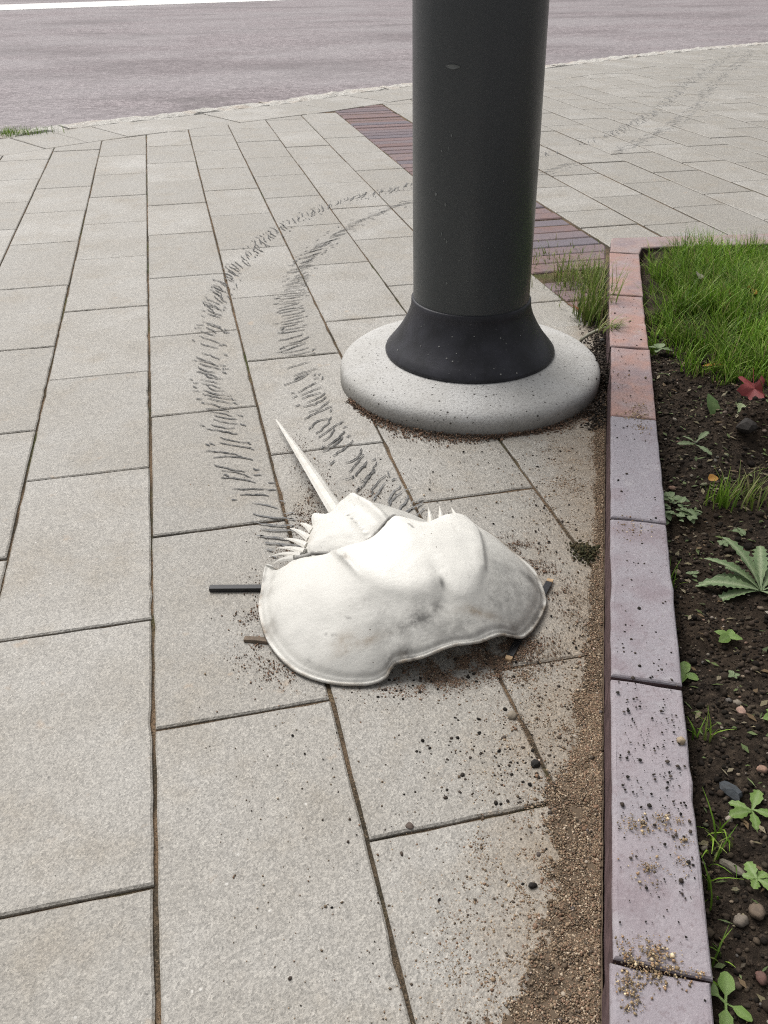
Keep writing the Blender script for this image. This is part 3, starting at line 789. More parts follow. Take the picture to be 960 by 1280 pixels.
# dust dots on the boot
V, F = [], []
bp = [(.165, .068), (.155, .080), (.143, .095), (.132, .112), (.1225, .130), (.1165, .146)]
for _ in range(30):
    z = random.uniform(.07, .145); rad = float(np.interp(z, [b[1] for b in bp], [b[0] for b in bp])); a = fa+random.gauss(.0, .55)
    rr = random.choice([.0006, .0008, .0011, .0016]); b = len(V); slope = 1.0
    for i in range(7):
        q = 2*math.pi*i/7; da = rr*math.cos(q)/rad; dz = rr*math.sin(q)*.75; r1 = float(np.interp(z+dz, [b_[1] for b_ in bp], [b_[0] for b_ in bp]))+.0009
        V.append((r1*math.cos(a+da)+LEAN[0]*z, r1*math.sin(a+da)+LEAN[1]*z, z+dz))
    F.append(tuple(range(b, b+7)))
sp = link("dust_specks", mesh_of("dust_specks", V, F), m_plain("pale_dust", (.22, .22, .21), .8), post); sp["kind"] = "stuff"

# ---------------------------------------------------------------- horseshoe crab shell
CR = Vector((.225, .90, 0))
crab = tag(empty("horseshoe_crab", CR), "bleached white horseshoe crab shell with long tail spine lying on the pavers", "horseshoe crab")
def catmull(P, per):
    P = np.array(P, float); n = len(P); out = []
    for i in range(n):
        p0, p1, p2, p3 = P[i-1], P[i], P[(i+1) % n], P[(i+2) % n]
        for j in range(per):
            t = j/per
            out.append(.5*((2*p1)+(-p0+p2)*t+(2*p0-5*p1+4*p2-p3)*t*t+(-p0+3*p1-3*p2+p3)*t**3))
    return np.array(out)
def poly_sd(x, y, poly):
    """signed distance, positive inside"""
    P = np.array(poly); n = len(P); d = np.full(x.shape, 9.); ins = np.zeros(x.shape, bool)
    for i in range(n):
        a, b = P[i], P[(i+1) % n]; e = b-a; wx, wy = x-a[0], y-a[1]
        h = np.clip((wx*e[0]+wy*e[1])/(e@e), 0, 1); d = np.minimum(d, np.hypot(wx-e[0]*h, wy-e[1]*h))
        c = ((a[1] > y) != (b[1] > y)) & (x < (b[0]-a[0])*(y-a[1])/((b[1]-a[1]) if abs(b[1]-a[1]) > 1e-9 else 1e-9)+a[0]); ins ^= c
    return np.where(ins, d, -d)
def shell(name, outline, centre, ztop, g, feats, parent, per=7, rings=44, thick=.0032, paint=None, pw=.9, apex=None):
    O = catmull(outline, per); n = len(O)
    if np.sum(O[:, 0]*np.roll(O[:, 1], -1)-np.roll(O[:, 0], -1)*O[:, 1]) < 0: O = O[::-1].copy()
    an = np.unwrap(np.arctan2(O[:, 1]-centre[1], O[:, 0]-centre[0])); rd = np.hypot(O[:, 1]-centre[1], O[:, 0]-centre[0])
    an = np.maximum.accumulate(an+1e-4*np.arange(n)*0)
    an = np.minimum(an, an[0]+2*math.pi-4e-4*(n-np.arange(n)))
    for i in range(1, n): an[i] = max(an[i], an[i-1]+2e-4)
    an = np.minimum(an, an[0]+2*math.pi-2e-4*(n-np.arange(n)))
    O[:, 0] = centre[0]+rd*np.cos(an); O[:, 1] = centre[1]+rd*np.sin(an)
    # inflated membrane hung from the rim (Poisson), so the dome has no folds
    hh = .0026; gx0, gy0 = O[:, 0].min()-.01, O[:, 1].min()-.01
    ax, ay = np.arange(gx0, O[:, 0].max()+.012, hh), np.arange(gy0, O[:, 1].max()+.012, hh)
    mx, my = np.meshgrid(ax, ay, indexing='ij')
    ins = poly_sd(mx, my, O[::2, :2]) > 0
    near = np.argmin((mx[..., None]-O[None, None, ::2, 0])**2+(my[..., None]-O[None, None, ::2, 1])**2, -1)
    z0 = O[::2, 2][near]
    def relax(src, bc, it):
        z = bc.copy()
        for _ in range(it):
            zn = .25*(z[:-2, 1:-1]+z[2:, 1:-1]+z[1:-1, :-2]+z[1:-1, 2:])+src
            z[1:-1, 1:-1] = np.where(ins[1:-1, 1:-1], zn, z[1:-1, 1:-1])
        return z
    zb = relax(0., z0, 3500); zu = relax(1., z0*0, 3500)
    apex = apex or centre; ci, cj = int((apex[0]-gx0)/hh), int((apex[1]-gy0)/hh)
    dome = zu/zu.max(); dome = dome**pw
    zg = zb+(ztop-zb[ci, cj])/max(dome[ci, cj], 1e-6)*dome
    def zs(x, y):
        u = np.clip((x-gx0)/hh, 0, len(ax)-1.001); v = np.clip((y-gy0)/hh, 0, len(ay)-1.001); i = u.astype(int); j = v.astype(int); u = u-i; v = v-j
        return (zg[i, j]*(1-u)+zg[i+1, j]*u)*(1-v)+(zg[i, j+1]*(1-u)+zg[i+1, j+1]*u)*v
    R = np.concatenate([[0], np.linspace(0, 1, rings+1)[1:]**.85])
    Vv = [np.array([[centre[0], centre[1], float(zs(np.array([centre[0]]), np.array([centre[1]]))[0])]])]
    for r in R[1:]:
        xy = np.array(centre)+(O[:, :2]-np.array(centre))*r
        w = smooth01(np.array([(r-.95)/.05]))[0]
        z = zs(xy[:, 0], xy[:, 1])*(1-w)+O[:, 2]*w
        Vv.append(np.concatenate([xy, z[:, None]], 1))
    Vv = np.concatenate(Vv); rad = np.concatenate([[0], np.repeat(R[1:], n)])
    Vv[:, 2] += feats(Vv[:, 0], Vv[:, 1], rad)
    Ct = paint(Vv[:, 0], Vv[:, 1], rad)
    Vv -= np.array([CR.x, CR.y, 0])
    F = [(0, 1+i, 1+(i+1) % n) for i in range(n)]
    for k in range(len(R)-2):
        b = 1+k*n
        for i in range(n): j = (i+1) % n; F.append((b+i, b+n+i, b+n+j, b+j))
    me = mesh_of(name, Vv, F, True)
    at = me.color_attributes.new('tint', 'FLOAT_COLOR', 'POINT')
    at.data.foreach_set('color', np.concatenate([np.clip(Ct, 0, 1), np.ones((len(Ct), 1))], 1).astype(np.float32).ravel())
    o = link(name, me, M_SHELL, parent)
    md = o.modifiers.new("thickness", 'SOLIDIFY'); md.thickness = thick; md.offset = -1; md.use_even_offset = False
    return o
HEAD = [(.054, .963, .020), (.042, .916, .014), (.035, .878, .010), (.040, .824, .006), (.063, .771, .004), (.100, .739, .004), (.140, .725, .005), (.163, .726, .008), (.172, .730, .017), (.181, .731, .024),
        (.208, .726, .031), (.226, .726, .036), (.249, .728, .040), (.281, .730, .037), (.311, .744, .030), (.331, .751, .018), (.348, .755, .010), (.372, .775, .006), (.394, .802, .005), (.405, .822, .005), (.412, .859, .006),
        (.411, .887, .008), (.397, .922, .013), (.381, .955, .020), (.363, .965, .030), (.343, .980, .040), (.318, .962, .060), (.291, .942, .071), (.268, .927, .076), (.245, .932, .083), (.226, .940, .087), (.202, .920, .081), (.178, .907, .071),
        (.144, .920, .056), (.115, .938, .047), (.097, .945, .040), (.083, .951, .033), (.071, .944, .027), (.062, .947, .023)]
LOBE = [(.136, .945), (.143, .882), (.156, .838), (.177, .803), (.206, .784), (.235, .781), (.252, .797), (.260, .777), (.276, .772), (.298, .788), (.318, .825), (.328, .862), (.337, .905), (.338, .975), (.25, 1.02), (.13, 1.0)]
def seg_d(x, y, pts):
    d = np.full(x.shape, 9.)
    for (ax, ay), (bx, by) in zip(pts, pts[1:]):
        ex, ey = bx-ax, by-ay; h = np.clip(((x-ax)*ex+(y-ay)*ey)/(ex*ex+ey*ey), 0, 1); d = np.minimum(d, np.hypot(x-ax-ex*h, y-ay-ey*h))
    return d
HINGE = [(.075, .949), (.099, .953), (.115, .940), (.144, .921), (.178, .908), (.202, .920), (.226, .938), (.245, .932), (.268, .928), (.291, .944), (.318, .963), (.343, .98)]  # both shields are tinted grey along it for the groove's shade
LRIDGE = [(.128, .952), (.136, .930), (.143, .882), (.156, .838), (.177, .803)]
RRIDGE = [(.337, .955), (.337, .905), (.328, .862), (.318, .825)]
GX, GY = np.arange(.02, .44, .001), np.arange(.70, 1.03, .001)
_mx, _my = np.meshgrid(GX, GY, indexing='ij')
_mask = (poly_sd(_mx, _my, LOBE) > 0).astype(float)
def gblur(a, sig):
    k = np.exp(-.5*(np.arange(-3*sig, 3*sig+1)/sig)**2); k /= k.sum()
    a = np.apply_along_axis(lambda v: np.convolve(np.pad(v, 3*sig, 'edge'), k, 'valid'), 0, a)
    return np.apply_along_axis(lambda v: np.convolve(np.pad(v, 3*sig, 'edge'), k, 'valid'), 1, a)
LB_SOFT, LB_HARD = gblur(_mask, 9), gblur(_mask, 3)
def gsample(g, x, y):
    u = np.clip((x-.02)/.001, 0, len(GX)-2); v = np.clip((y-.70)/.001, 0, len(GY)-2); i = u.astype(int); j = v.astype(int); u = u-i; v = v-j
    return (g[i, j]*(1-u)+g[i+1, j]*u)*(1-v)+(g[i, j+1]*(1-u)+g[i+1, j+1]*u)*v
def head_feats(x, y, r):
    sd = poly_sd(x, y, LOBE)
    hard = .65*smooth01((x-.27)/.04)*smooth01((y-.79)/.04)+.15
    rise = .0085*(gsample(LB_SOFT, x, y)*(1-hard)+gsample(LB_HARD, x, y)*hard)
    cleft = -.0030*np.exp(-((x-.2535+.10*(y-.79))/.010)**2)*smooth01((.875-y)/.08)*smooth01((y-.755)/.02)
    mid = .003*np.exp(-((x-(.226+.08*(.93-y)))/.012)**2)*smooth01((y-.84)/.06)
    ridge = .0022*np.exp(-(seg_d(x, y, LRIDGE)/.0025)**2)*smooth01((y-.82)/.05)+.0022*np.exp(-(seg_d(x, y, RRIDGE)/.003)**2)
    dip = -.004*np.exp(-(((x-.262)/.016)**2+((y-.925)/.03)**2))
    rim = .0026*np.exp(-((r-1.0)/.020)**2)-.0024*np.exp(-((r-.94)/.028)**2)
    hb = np.exp(-(seg_d(x, y, HINGE)/.0085)**2)
    fl = .0018*vnoise(x, y, .05, 31)+.0008*vnoise(x, y, .018, 32)
    eye = .0035*np.exp(-(((x-.1475)/.004)**2+((y-.878)/.006)**2))
    return (rise+cleft+mid+ridge+dip+fl+eye)*smooth01((1-r)/.10)+rim*(1-hb)**2-.0035*hb
def head_paint(x, y, r):
    sd = poly_sd(x, y, LOBE)
    n1, n2, n3 = vnoise(x, y, .03, 51), vnoise(x, y, .012, 52), vnoise(x, y, .005, 53)
    whiteness = smooth01((sd+.002+.006*n1)/.016)*1.0+.35*smooth01((y-.83+.03*n1)/.10)*smooth01((.93-r)/.2)  # lobes and rear top whiter than the flanks
    front = smooth01((-sd+.004)/.02)*smooth01((x-.12)/.09)*smooth01((.90-y)/.06)  # front slope's shade painted in as grey, with scuffs
    grey = front*(.50+.12*n1+.08*n2)+.85*np.exp(-(seg_d(x, y, HINGE)/.0065)**4)+.45*np.exp(-(seg_d(x, y, LRIDGE[:4])/.0018)**2)+.35*np.exp(-(seg_d(x, y, RRIDGE)/.0018)**2)
    grey += .75*np.exp(-(((x-.205)/.030)**2+((y-.768)/.014)**2))*(.6+.8*n2)+.35*smooth01((r-.80)/.12)*smooth01(n1*.6+n2*.7+.1)
    grey += .8*np.exp(-(((x-.2525)/.0035)**2+((y-.795)/.007)**2))+.9*np.exp(-(seg_d(x, y, [(.238, .898), (.2405, .888)])/.0018)**2)+.8*np.exp(-(seg_d(x, y, [(.262, .926), (.264, .925)])/.002)**2)
    for a, b in (((.105, .785), (.118, .776)), ((.078, .762), (.083, .768)), ((.128, .792), (.138, .788))): grey += .8*np.exp(-(seg_d(x, y, [a, b])/.0012)**2)*(n3 > -.2)
    brown = .75*np.exp(-(((x-.295)/.032)**2+((y-.762)/.006)**2))*(.6+.6*n2)+.7*np.exp(-(((x-.145)/.030)**2+((y-.757)/.005)**2))*(.5+.7*n2)+.45*np.exp(-(((x-.125)/.014)**2+((y-.768)/.008)**2))
    brown += .5*np.exp(-(((x-.150)/.004)**2+((y-.874)/.006)**2))+.25*smooth01((r-.86)/.1)*smooth01(n1*.8+n2*.4)
    grey += .55*smooth01((r-.965)/.02)*smooth01(.5+n1+n2)
    brown += .45*smooth01((r-.972)/.02)*smooth01(.6+n2)
    return np.stack([np.clip(grey, 0, .95), np.clip(brown, 0, .9), np.clip(whiteness, 0, 1)], -1)
shell("head_shield", HEAD, (.2, .80), .0930, None, head_feats, crab, 10, 110, .0032, head_paint, .85, (.245, .868))
ABD = [(.118, .950, .034), (.112, .972, .033), (.115, .988, .033), (.121, 1.003, .034), (.128, 1.018, .036), (.1305, 1.040, .040), (.139, 1.050, .041), (.147, 1.034, .045), (.158, 1.028, .050), (.166, 1.038, .053), (.174, 1.046, .056), (.189, 1.048, .061), (.198, 1.038, .062), (.203, 1.028, .060),
       (.222, 1.024, .056), (.244, 1.014, .051), (.269, .998, .046), (.290, .982, .042), (.300, .970, .038), (.285, .945, .044), (.255, .922, .050), (.226, .928, .054), (.190, .904, .050), (.150, .920, .036)]
def abd_feats(x, y, r):
    mid = .009*np.exp(-((x-(.226-.34*(y-.935)))/.009)**2)
    side = -.004*np.exp(-((x-(.196-.34*(y-.935)))/.010)**2)
    pit = -.0016*np.exp(-((x-(.192-.30*(y-.935)))/.003)**2)*(.5+.5*np.cos((y-.94)*620))
    return (mid+side+pit)*smooth01((1-r)/.18)+.0009*vnoise(x, y, .014, 33)
def abd_paint(x, y, r):
    n1, n2 = vnoise(x, y, .02, 61), vnoise(x, y, .007, 62)
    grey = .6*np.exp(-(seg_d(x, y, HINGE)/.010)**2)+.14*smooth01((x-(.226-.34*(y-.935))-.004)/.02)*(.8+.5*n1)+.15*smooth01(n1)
    grey += .95*(np.cos((y-.935)*560) > .35)*np.exp(-((x-(.192-.30*(y-.935)))/.0016)**2)*(y > .95)*(y < 1.0)
    brown = .5*np.exp(-(((x-.118)/.008)**2+((y-.985)/.008)**2))+.2*smooth01(n2)*smooth01((r-.8)/.15)
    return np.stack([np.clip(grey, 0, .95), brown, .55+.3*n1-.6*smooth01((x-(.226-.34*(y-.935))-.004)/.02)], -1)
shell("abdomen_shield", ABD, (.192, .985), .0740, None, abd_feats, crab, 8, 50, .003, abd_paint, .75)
# grey strip put in as the shaded groove between the two shields
HP = catmull([(.104, .944, .040), (.117, .9405, .0460), (.145, .9235, .0550), (.179, .9115, .0700), (.203, .9245, .0800), (.2265, .9440, .0860), (.246, .9360, .0820), (.268, .9310, .0750), (.289, .9450, .0690)], 8)[:64]
V, F = [], []
for i, p in enumerate(HP):
    for k in range(6):
        a = k*math.pi/3; rr = .0030*(1+.25*math.sin(i*1.7+k)); V.append((p[0]-CR.x, p[1]+rr*math.cos(a)-CR.y, p[2]+.0008+rr*.8*math.sin(a)))
    if i:
        for k in range(6): j = (k+1) % 6; F.append((6*i-6+k, 6*i-6+j, 6*i+j, 6*i+k))
link("hinge_shade_strip", mesh_of("hinge_shade_strip", V, F, True), m_plain("hinge_shade_grey", (.27, .262, .245), .8, .4, 120), crab)
def spike(name, a, b, w, hgt, parent, mat=None, seg=8, bend=0):
    """tapered keeled spine from a to b (world), base width w"""
    a, b = Vector(a), Vector(b); d = (b-a); side = d.cross(Vector((0, 0, 1))).normalized(); upv = side.cross(d).normalized()
    V, F = [], []
    cs = [(-1, -.25), (-.62, .45), (0, 1), (.62, .45), (1, -.25), (0, -.6)]
    for i in range(seg+1):
        t = i/seg; f = (1-t**2.2)*.35+(1-t)*.55+.12 if seg > 8 else (1-t)**.8*.92+.08*(1-t)+.03; c = a+d*t+upv*(bend*math.sin(math.pi*t))
        for u, v in cs:
            p = c+side*(u*w*.5*f)+upv*(v*hgt*.5*f)-CR; V.append(tuple(p))
    m = len(cs)
    for i in range(seg):
        for k in range(m): j = (k+1) % m; F.append((i*m+k, i*m+j, (i+1)*m+j, (i+1)*m+k))
    F += [tuple(range(m))[::-1], tuple(range(seg*m, seg*m+m))]
    me = mesh_of(name, V, F, False)
    at = me.color_attributes.new('tint', 'FLOAT_COLOR', 'POINT')
    at.data.foreach_set('color', [c for q in V for c in (.06*random.random(), .05+.2*random.random(), .8, 1)])
    return link(name, me, mat or M_SHELL, parent)
spike("tail_spine", (.170, 1.022, .046), (.1245, 1.415, .013), .0245, .014, crab, None, 14, .003)
SP = [((.128, 1.010, .036), (.1140, 1.052, .024)), ((.121, .993, .035), (.0990, 1.048, .020)), ((.115, .979, .034), (.0870, 1.026, .018)), ((.110, .967, .033), (.0745, 1.008, .016)), ((.104, .961, .032), (.0655, .993, .015)), ((.094, .960, .030), (.0640, .974, .014))]
for a, b in SP: spike("side_spine", a, b, .0135, .009, crab, None, 6, .003)
for a, b in [((.292, .978, .044), (.2990, 1.018, .044)), ((.306, .972, .045), (.3145, 1.014, .046)), ((.330, .968, .046), (.3290, 1.004, .048))]: spike("side_spine", a, b, .0115, .008, crab, None, 6, .001)

# black bars the shell rests on
M_BAR = m_plain("black_lacquer", (.012, .012, .014), .35, .3, 80, .5, .0002)
M_RAW = m_plain("raw_wood_end", (.45, .31, .18), .7, .3, 150)
def bar(label, a, b, w, h, tip=None, z=.0):
    a, b = Vector((*a, 0)), Vector((*b, 0)); d = (b-a).normalized(); s = Vector((-d.y, d.x, 0)); c = (a+b)/2
    root = tag(empty("support_bar", (c.x, c.y, z)), label, "bar", "bars under the shell")
    def box(name, p, q, k, mat):
        be = .0008; V = []
        for e, f in ((p, be), (p+d*be, 0), (q-d*be, 0), (q, be)):
            for u, v in ((-1, 0), (1, 0), (1, 1), (-1, 1)):
                V.append(tuple(e-c+s*u*(w/2*k-f)+Vector((0, 0, h*v*k+(-f if v else f)+.0003))))
        F = [(0, 3, 2, 1), (12, 13, 14, 15)]
        for r in range(3):
            for i in range(4): j = (i+1) % 4; F.append((r*4+i, r*4+j, (r+1)*4+j, (r+1)*4+i))
        link(name, mesh_of(name, V, F), mat, root)
    ta = a+d*tip if tip else a; tb = b-d*tip if tip else b
    box("bar", ta, tb, 1, M_BAR)
    if tip: box("bar_end", a, ta, .96, M_RAW); box("bar_end", tb, b, .96, M_RAW)
bar("black bar sticking out left of the shell", (-.0240, .954), (.16, .912), .0085, .006)
bar("flat black bar with raw wooden ends under the right lobe", (.4300, .866), (.3185, .7285), .0085, .004, .007)
M_STICK = m_plain("old_wood", (.15, .115, .085), .8, .35, 90)

stub = tag(empty("wood_stub", (.03, .834, 0)), "short brown wooden stub poking out under the left lobe of the shell", "stick")
V = []
for e in range(4):
    t = e/3; cx, cy = -.018+.05*t, .008-.018*t; h = .0042*(1+.15*math.sin(e*2)); w = .0042
    V += [(cx-.3*w, cy-w, .0004), (cx+.3*w, cy+w, .0004), (cx+.3*w, cy+w*.7, h), (cx-.3*w, cy-w*.8, h*.9)]
F = [(0, 3, 2, 1), (12, 13, 14, 15)]+[(r*4+i, r*4+(i+1) % 4, r*4+4+(i+1) % 4, r*4+4+i) for r in range(3) for i in range(4)]
link("stub", mesh_of("stub", V, F), M_STICK, stub)

# ---------------------------------------------------------------- trail painted behind the shell
TL = [(.105, 1.02), (.083, 1.094), (.065, 1.181), (.045, 1.263), (.027, 1.48), (.022, 1.709), (.045, 1.991), (.101, 2.281), (.208, 2.556), (.366, 2.839), (.529, 3.014), (.7, 3.13), (.864, 3.232), (1.169, 3.40), (1.532, 3.626), (1.841, 3.856), (2.215, 4.20), (2.612, 4.66), (3.175, 5.408), (4.175, 6.643), (4.75, 7.35)]
TR = [(.285, 1.06), (.269, 1.119), (.244, 1.214), (.223, 1.319), (.207, 1.42), (.203, 1.582), (.212, 1.796), (.251, 2.113), (.336, 2.402), (.494, 2.687), (.67, 2.880), (.807, 2.985), (1.091, 3.152), (1.405, 3.305), (1.541, 3.397), (1.786, 3.56), (1.996, 3.742), (2.425, 4.171), (2.862, 4.695), (3.335, 5.361), (4.454, 6.771), (4.95, 7.42)]
def resample(P, step):
    P = np.array(P); out = []
    for i in range(len(P)-1):
        p0, p1, p2, p3 = P[max(i-1, 0)], P[i], P[i+1], P[min(i+2, len(P)-1)]
        for j in range(24):
            t = j/24; out.append(.5*((2*p1)+(-p0+p2)*t+(2*p0-5*p1+4*p2-p3)*t*t+(-p0+3*p1-3*p2+p3)*t**3))
    out = np.array(out); d = np.concatenate([[0], np.cumsum(np.hypot(*np.diff(out, axis=0).T))])
    s = np.arange(0, d[-1], step); X = np.interp(s, d, out[:, 0]); Y = np.interp(s, d, out[:, 1])
    T = np.arctan2(np.gradient(Y), np.gradient(X)); return X, Y, T
def trail(name, path, side, label):
    X, Y, T = resample(path, .0190)
    V, F, C = [], [], []
    def dash(x, y, a, L, w, dark):
        k = max(3, int(L/.008)); b = len(V); cur = random.gauss(0, .25)
        for i in range(k+1):
            f = i/k-.5; aa = a+cur*f; ux, uy = math.cos(aa), math.sin(aa); j = random.gauss(0, .0009)
            ww = w*(.55+.9*(1-abs(2*f))**.5*.6)*random.uniform(.7, 1.25)
            cx, cy = x+ux*f*L-uy*j, y+uy*f*L+ux*j
            V.append((cx-uy*ww/2, cy+ux*ww/2, .0018)); V.append((cx+uy*ww/2, cy-ux*ww/2, .0018)); C.extend([(dark, dark*1.02, dark*1.05)]*2)
            if i: F.append((b+2*i-2, b+2*i-1, b+2*i+1, b+2*i))
    for x, y, t in zip(X, Y, T):
        far = smooth01(np.array([(y-2.0)/3.0]))[0]
        strong = .5+.5*math.sin(x*23+y*31)*math.sin(y*17+1.3)
        if random.random() < .05+.12*(1-strong)+.15*far: continue
        rel = math.radians(float(np.interp(y, [1.1, 1.3, 1.7, 2.1, 2.8], [52, 54, 46, 36, 34]))+random.gauss(0, 6)) if side > 0 else -math.radians(float(np.interp(y, [1.1, 1.3, 1.5, 2.1, 2.35, 2.6], [48, 46, 54, 72, 40, 24]))+random.gauss(0, 6))
        o = random.gauss(0, .006+.014*far)
        px, py = x-math.sin(t)*o, y+math.cos(t)*o
        L = random.uniform(.046, .074)*(1-.15*far)
        dk = random.uniform(.04, .065)+.16*far+(.08 if y < 1.16 else 0)
        dash(px, py, t+rel, L, random.uniform(.0024, .0038), dk)
        for _ in range(random.choice([0, 1, 1, 2])):
            o = (random.choice([-1, 1]))*random.uniform(.022, .038)
            dash(x-math.sin(t)*o, y+math.cos(t)*o, t+rel+random.gauss(0, .3), random.uniform(.009, .018), .003, dk+.03)
    me = np_mesh(name, np.array(V), np.array(F), np.array(C))
    return tag(link(name, me, M_TRACK), label, "painted trail", kind="stuff")
trail("painted_trail", TL, 1, "left band of dark painted dashes trailing from the shell")
trail("painted_trail", TR, -1, "right band of dark painted dashes, the one nearer the post")

# ---------------------------------------------------------------- grass
def blades(P, H, Wd, lean, az, cols, seg=4):
    """curved tapering blades -> V,F,C"""
    n = len(P); Vs = []
    for i in range(seg+1):
        t = i/seg; up = H*(t-.28*lean*t*t); out = H*lean*(t**1.9)*.95
        cx = P[:, 0]+np.cos(az)*out; cy_ = P[:, 1]+np.sin(az)*out; cz = P[:, 2]+up
        w = Wd*(1-t**1.6)*.5+.0001
        Vs.append(np.stack([cx-np.sin(az)*w, cy_+np.cos(az)*w, cz], -1)); Vs.append(np.stack([cx+np.sin(az)*w, cy_-np.cos(az)*w, cz], -1))
    Vv = np.stack(Vs, 1).reshape(-1, 3); k = 2*(seg+1); F = []
    base = (np.arange(n)*k)[:, None]
    for i in range(seg): F.append(np.concatenate([base+2*i, base+2*i+1, base+2*i+3, base+2*i+2], 1))
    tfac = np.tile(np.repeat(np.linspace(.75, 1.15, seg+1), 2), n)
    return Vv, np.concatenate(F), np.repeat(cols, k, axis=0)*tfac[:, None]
GRC = np.array([(.13, .25, .020), (.18, .33, .030), (.08, .17, .016), (.24, .38, .05), (.13, .24, .026), (.28, .35, .09)])
LAWN = [(.960, 1.60), (.935, 1.46), (.945, 1.36), (.985, 1.26), (1.03, 1.20), (1.10, 1.13), (1.25, 1.05), (1.9, 1.0), (2.3, 1.9), (1.9, 2.06), (1.19, 2.075), (1.13, 1.97)]
def lawn():
    n = 52000; x = rng.uniform(.9, 1.85, n); y = rng.uniform(1.0, 2.07, n)
    sd = poly_sd(x, y, LAWN); k = (sd+.05*vnoise(x, y, .06, 41)+.03*vnoise(x, y, .02, 42)+rng.normal(0, .015, n) > .0) & (vnoise(x, y, .03, 43)+.3*vnoise(x, y, .012, 47) > -.5+.35*(sd < .08)) & (y < 2.078-.1425*(x-1.148)-.01)
    d = (x-E0.x)*EN.x+(y-E0.y)*EN.y; k &= d > EW+.006
    x, y, sd = x[k], y[k], sd[k]; n = len(x)
    H = rng.uniform(.030, .095, n)*(.65+.35*smooth01(sd/.08))*(1+.30*vnoise(x, y, .06, 44)); az = rng.uniform(0, 6.283, n)+.0
    az = np.where(rng.random(n) < .5, 2.6+1.2*vnoise(x, y, .08, 45)*2+rng.normal(0, .5, n), az)
    c = pick(GRC, n)*(.95+.35*vnoise(x, y, .05, 46))[:, None]
    c = np.where(rng.random((n, 1)) < .06, np.array([[.30, .26, .12]]), c)
    z = soil_h(x, y)-.003
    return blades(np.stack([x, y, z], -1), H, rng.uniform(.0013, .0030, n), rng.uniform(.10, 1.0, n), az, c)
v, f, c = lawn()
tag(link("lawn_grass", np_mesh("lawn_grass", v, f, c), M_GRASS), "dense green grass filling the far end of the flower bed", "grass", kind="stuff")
def tuft(label, cx, cy, rx, ry, n, h0, h1, cols, group="grass tufts", lean=(.1, .9), z=None, azm=None, name="grass_tuft", w=(.0014, .0028)):
    x = rng.normal(cx, rx, n); y = rng.normal(cy, ry, n)
    zz = soil_h(x, y)-.002 if z is None else np.full(n, z)
    az = rng.uniform(0, 6.283, n) if azm is None else rng.normal(azm, .9, n)
    v, f, c = blades(np.stack([x, y, zz], -1), rng.uniform(h0, h1, n), rng.uniform(*w, n), rng.uniform(*lean, n), az, pick(cols, n))
    v = v-np.array([cx, cy, 0])
    o = link(name, np_mesh(name, v, f, c), M_GRASS, None, (cx, cy, 0))
    return tag(o, label, "grass", group)
TUFC = np.array([(.15, .22, .035), (.19, .25, .055), (.11, .18, .03), (.25, .27, .10), (.22, .26, .08), (.30, .27, .13)])
tuft("tall yellow-green grass tuft between concrete foot and edging", .905, 1.775, .020, .032, 170, .05, .150, TUFC, z=.0, lean=(.08, .85), w=(.002, .0042))
tuft("low weedy grass growing out of the red brick strip", 1.00, 2.02, .045, .055, 420, .02, .085, TUFC, z=.0, lean=(.2, 1.2))
tag(tuft("thin weeds in the brick strip joints right behind the post", .96, 2.28, .09, .06, 160, .008, .03, TUFC, z=.0, lean=(.3, 1.3)), kind="stuff")
tuft("small grass sprig creeping across the edging brick by the twig", .845, 1.585, .012, .010, 60, .02, .05, TUFC, z=.05, lean=(.6, 1.4), azm=-.6)
tag(tuft("grass tuft on the kerb at the far left", -.76, 4.74, .10, .03, 420, .02, .05, GRC, z=.0), kind="stuff")
tuft("upright bright grass clump behind the jagged-leaved weed", .722, .935, .006, .008, 46, .035, .06, GRC, lean=(.05, .5))
tuft("loose sparse grass clump right of the upright one", .765, .945, .020, .018, 70, .03, .06, TUFC, lean=(.2, .9))
tuft("few grass blades beside the edging near the round-leaved seedling", .475, .665, .008, .016, 16, .025, .05, GRC, lean=(.3, 1.1))
tuft("thin dark grass blades beside the dark blue-grey stone", .462, .535, .006, .006, 14, .02, .045, GRC, lean=(.2, .8))
tuft("fresh grass blades left of the pair of brown pebbles", .378, .392, .010, .014, 16, .02, .045, GRC, lean=(.3, 1.1))
tuft("thin grass blades between lower thistle seedling and edging", .412, .425, .008, .012, 14, .02, .045, GRC, lean=(.3, 1.0))
tuft("two or three blades at the edging low in the bed", .352, .325, .006, .008, 7, .015, .035, GRC, lean=(.4, 1.1))
tuft("dark blades hugging the edging below the clover patch", .566, .80, .005, .008, 16, .02, .04, GRC, lean=(.3, 1.0))
# one long stalk leaning over the edging
stalk = [(.925, 1.74, .01), (.945, 1.70, .03), (.972, 1.68, .055), (.998, 1.68, .085), (1.022, 1.685, .112)]
V, F = [], []
for i, p in enumerate(stalk):
    w = .0016*(1-i/len(stalk))+.0004; V += [(p[0], p[1]-w, p[2]), (p[0], p[1]+w, p[2]), (p[0], p[1], p[2]+w)]
    if i:
        for k in range(3): j = (k+1) % 3; F.append((3*i-3+k, 3*i-3+j, 3*i+j, 3*i+k))
me = mesh_of("grass_stalk", V, F); 
tag(link("grass_stalk", me, m_leaf("stalk_green", (.13, .20, .03), (.22, .24, .08))), "single long grass stalk leaning over the red edging brick", "grass")

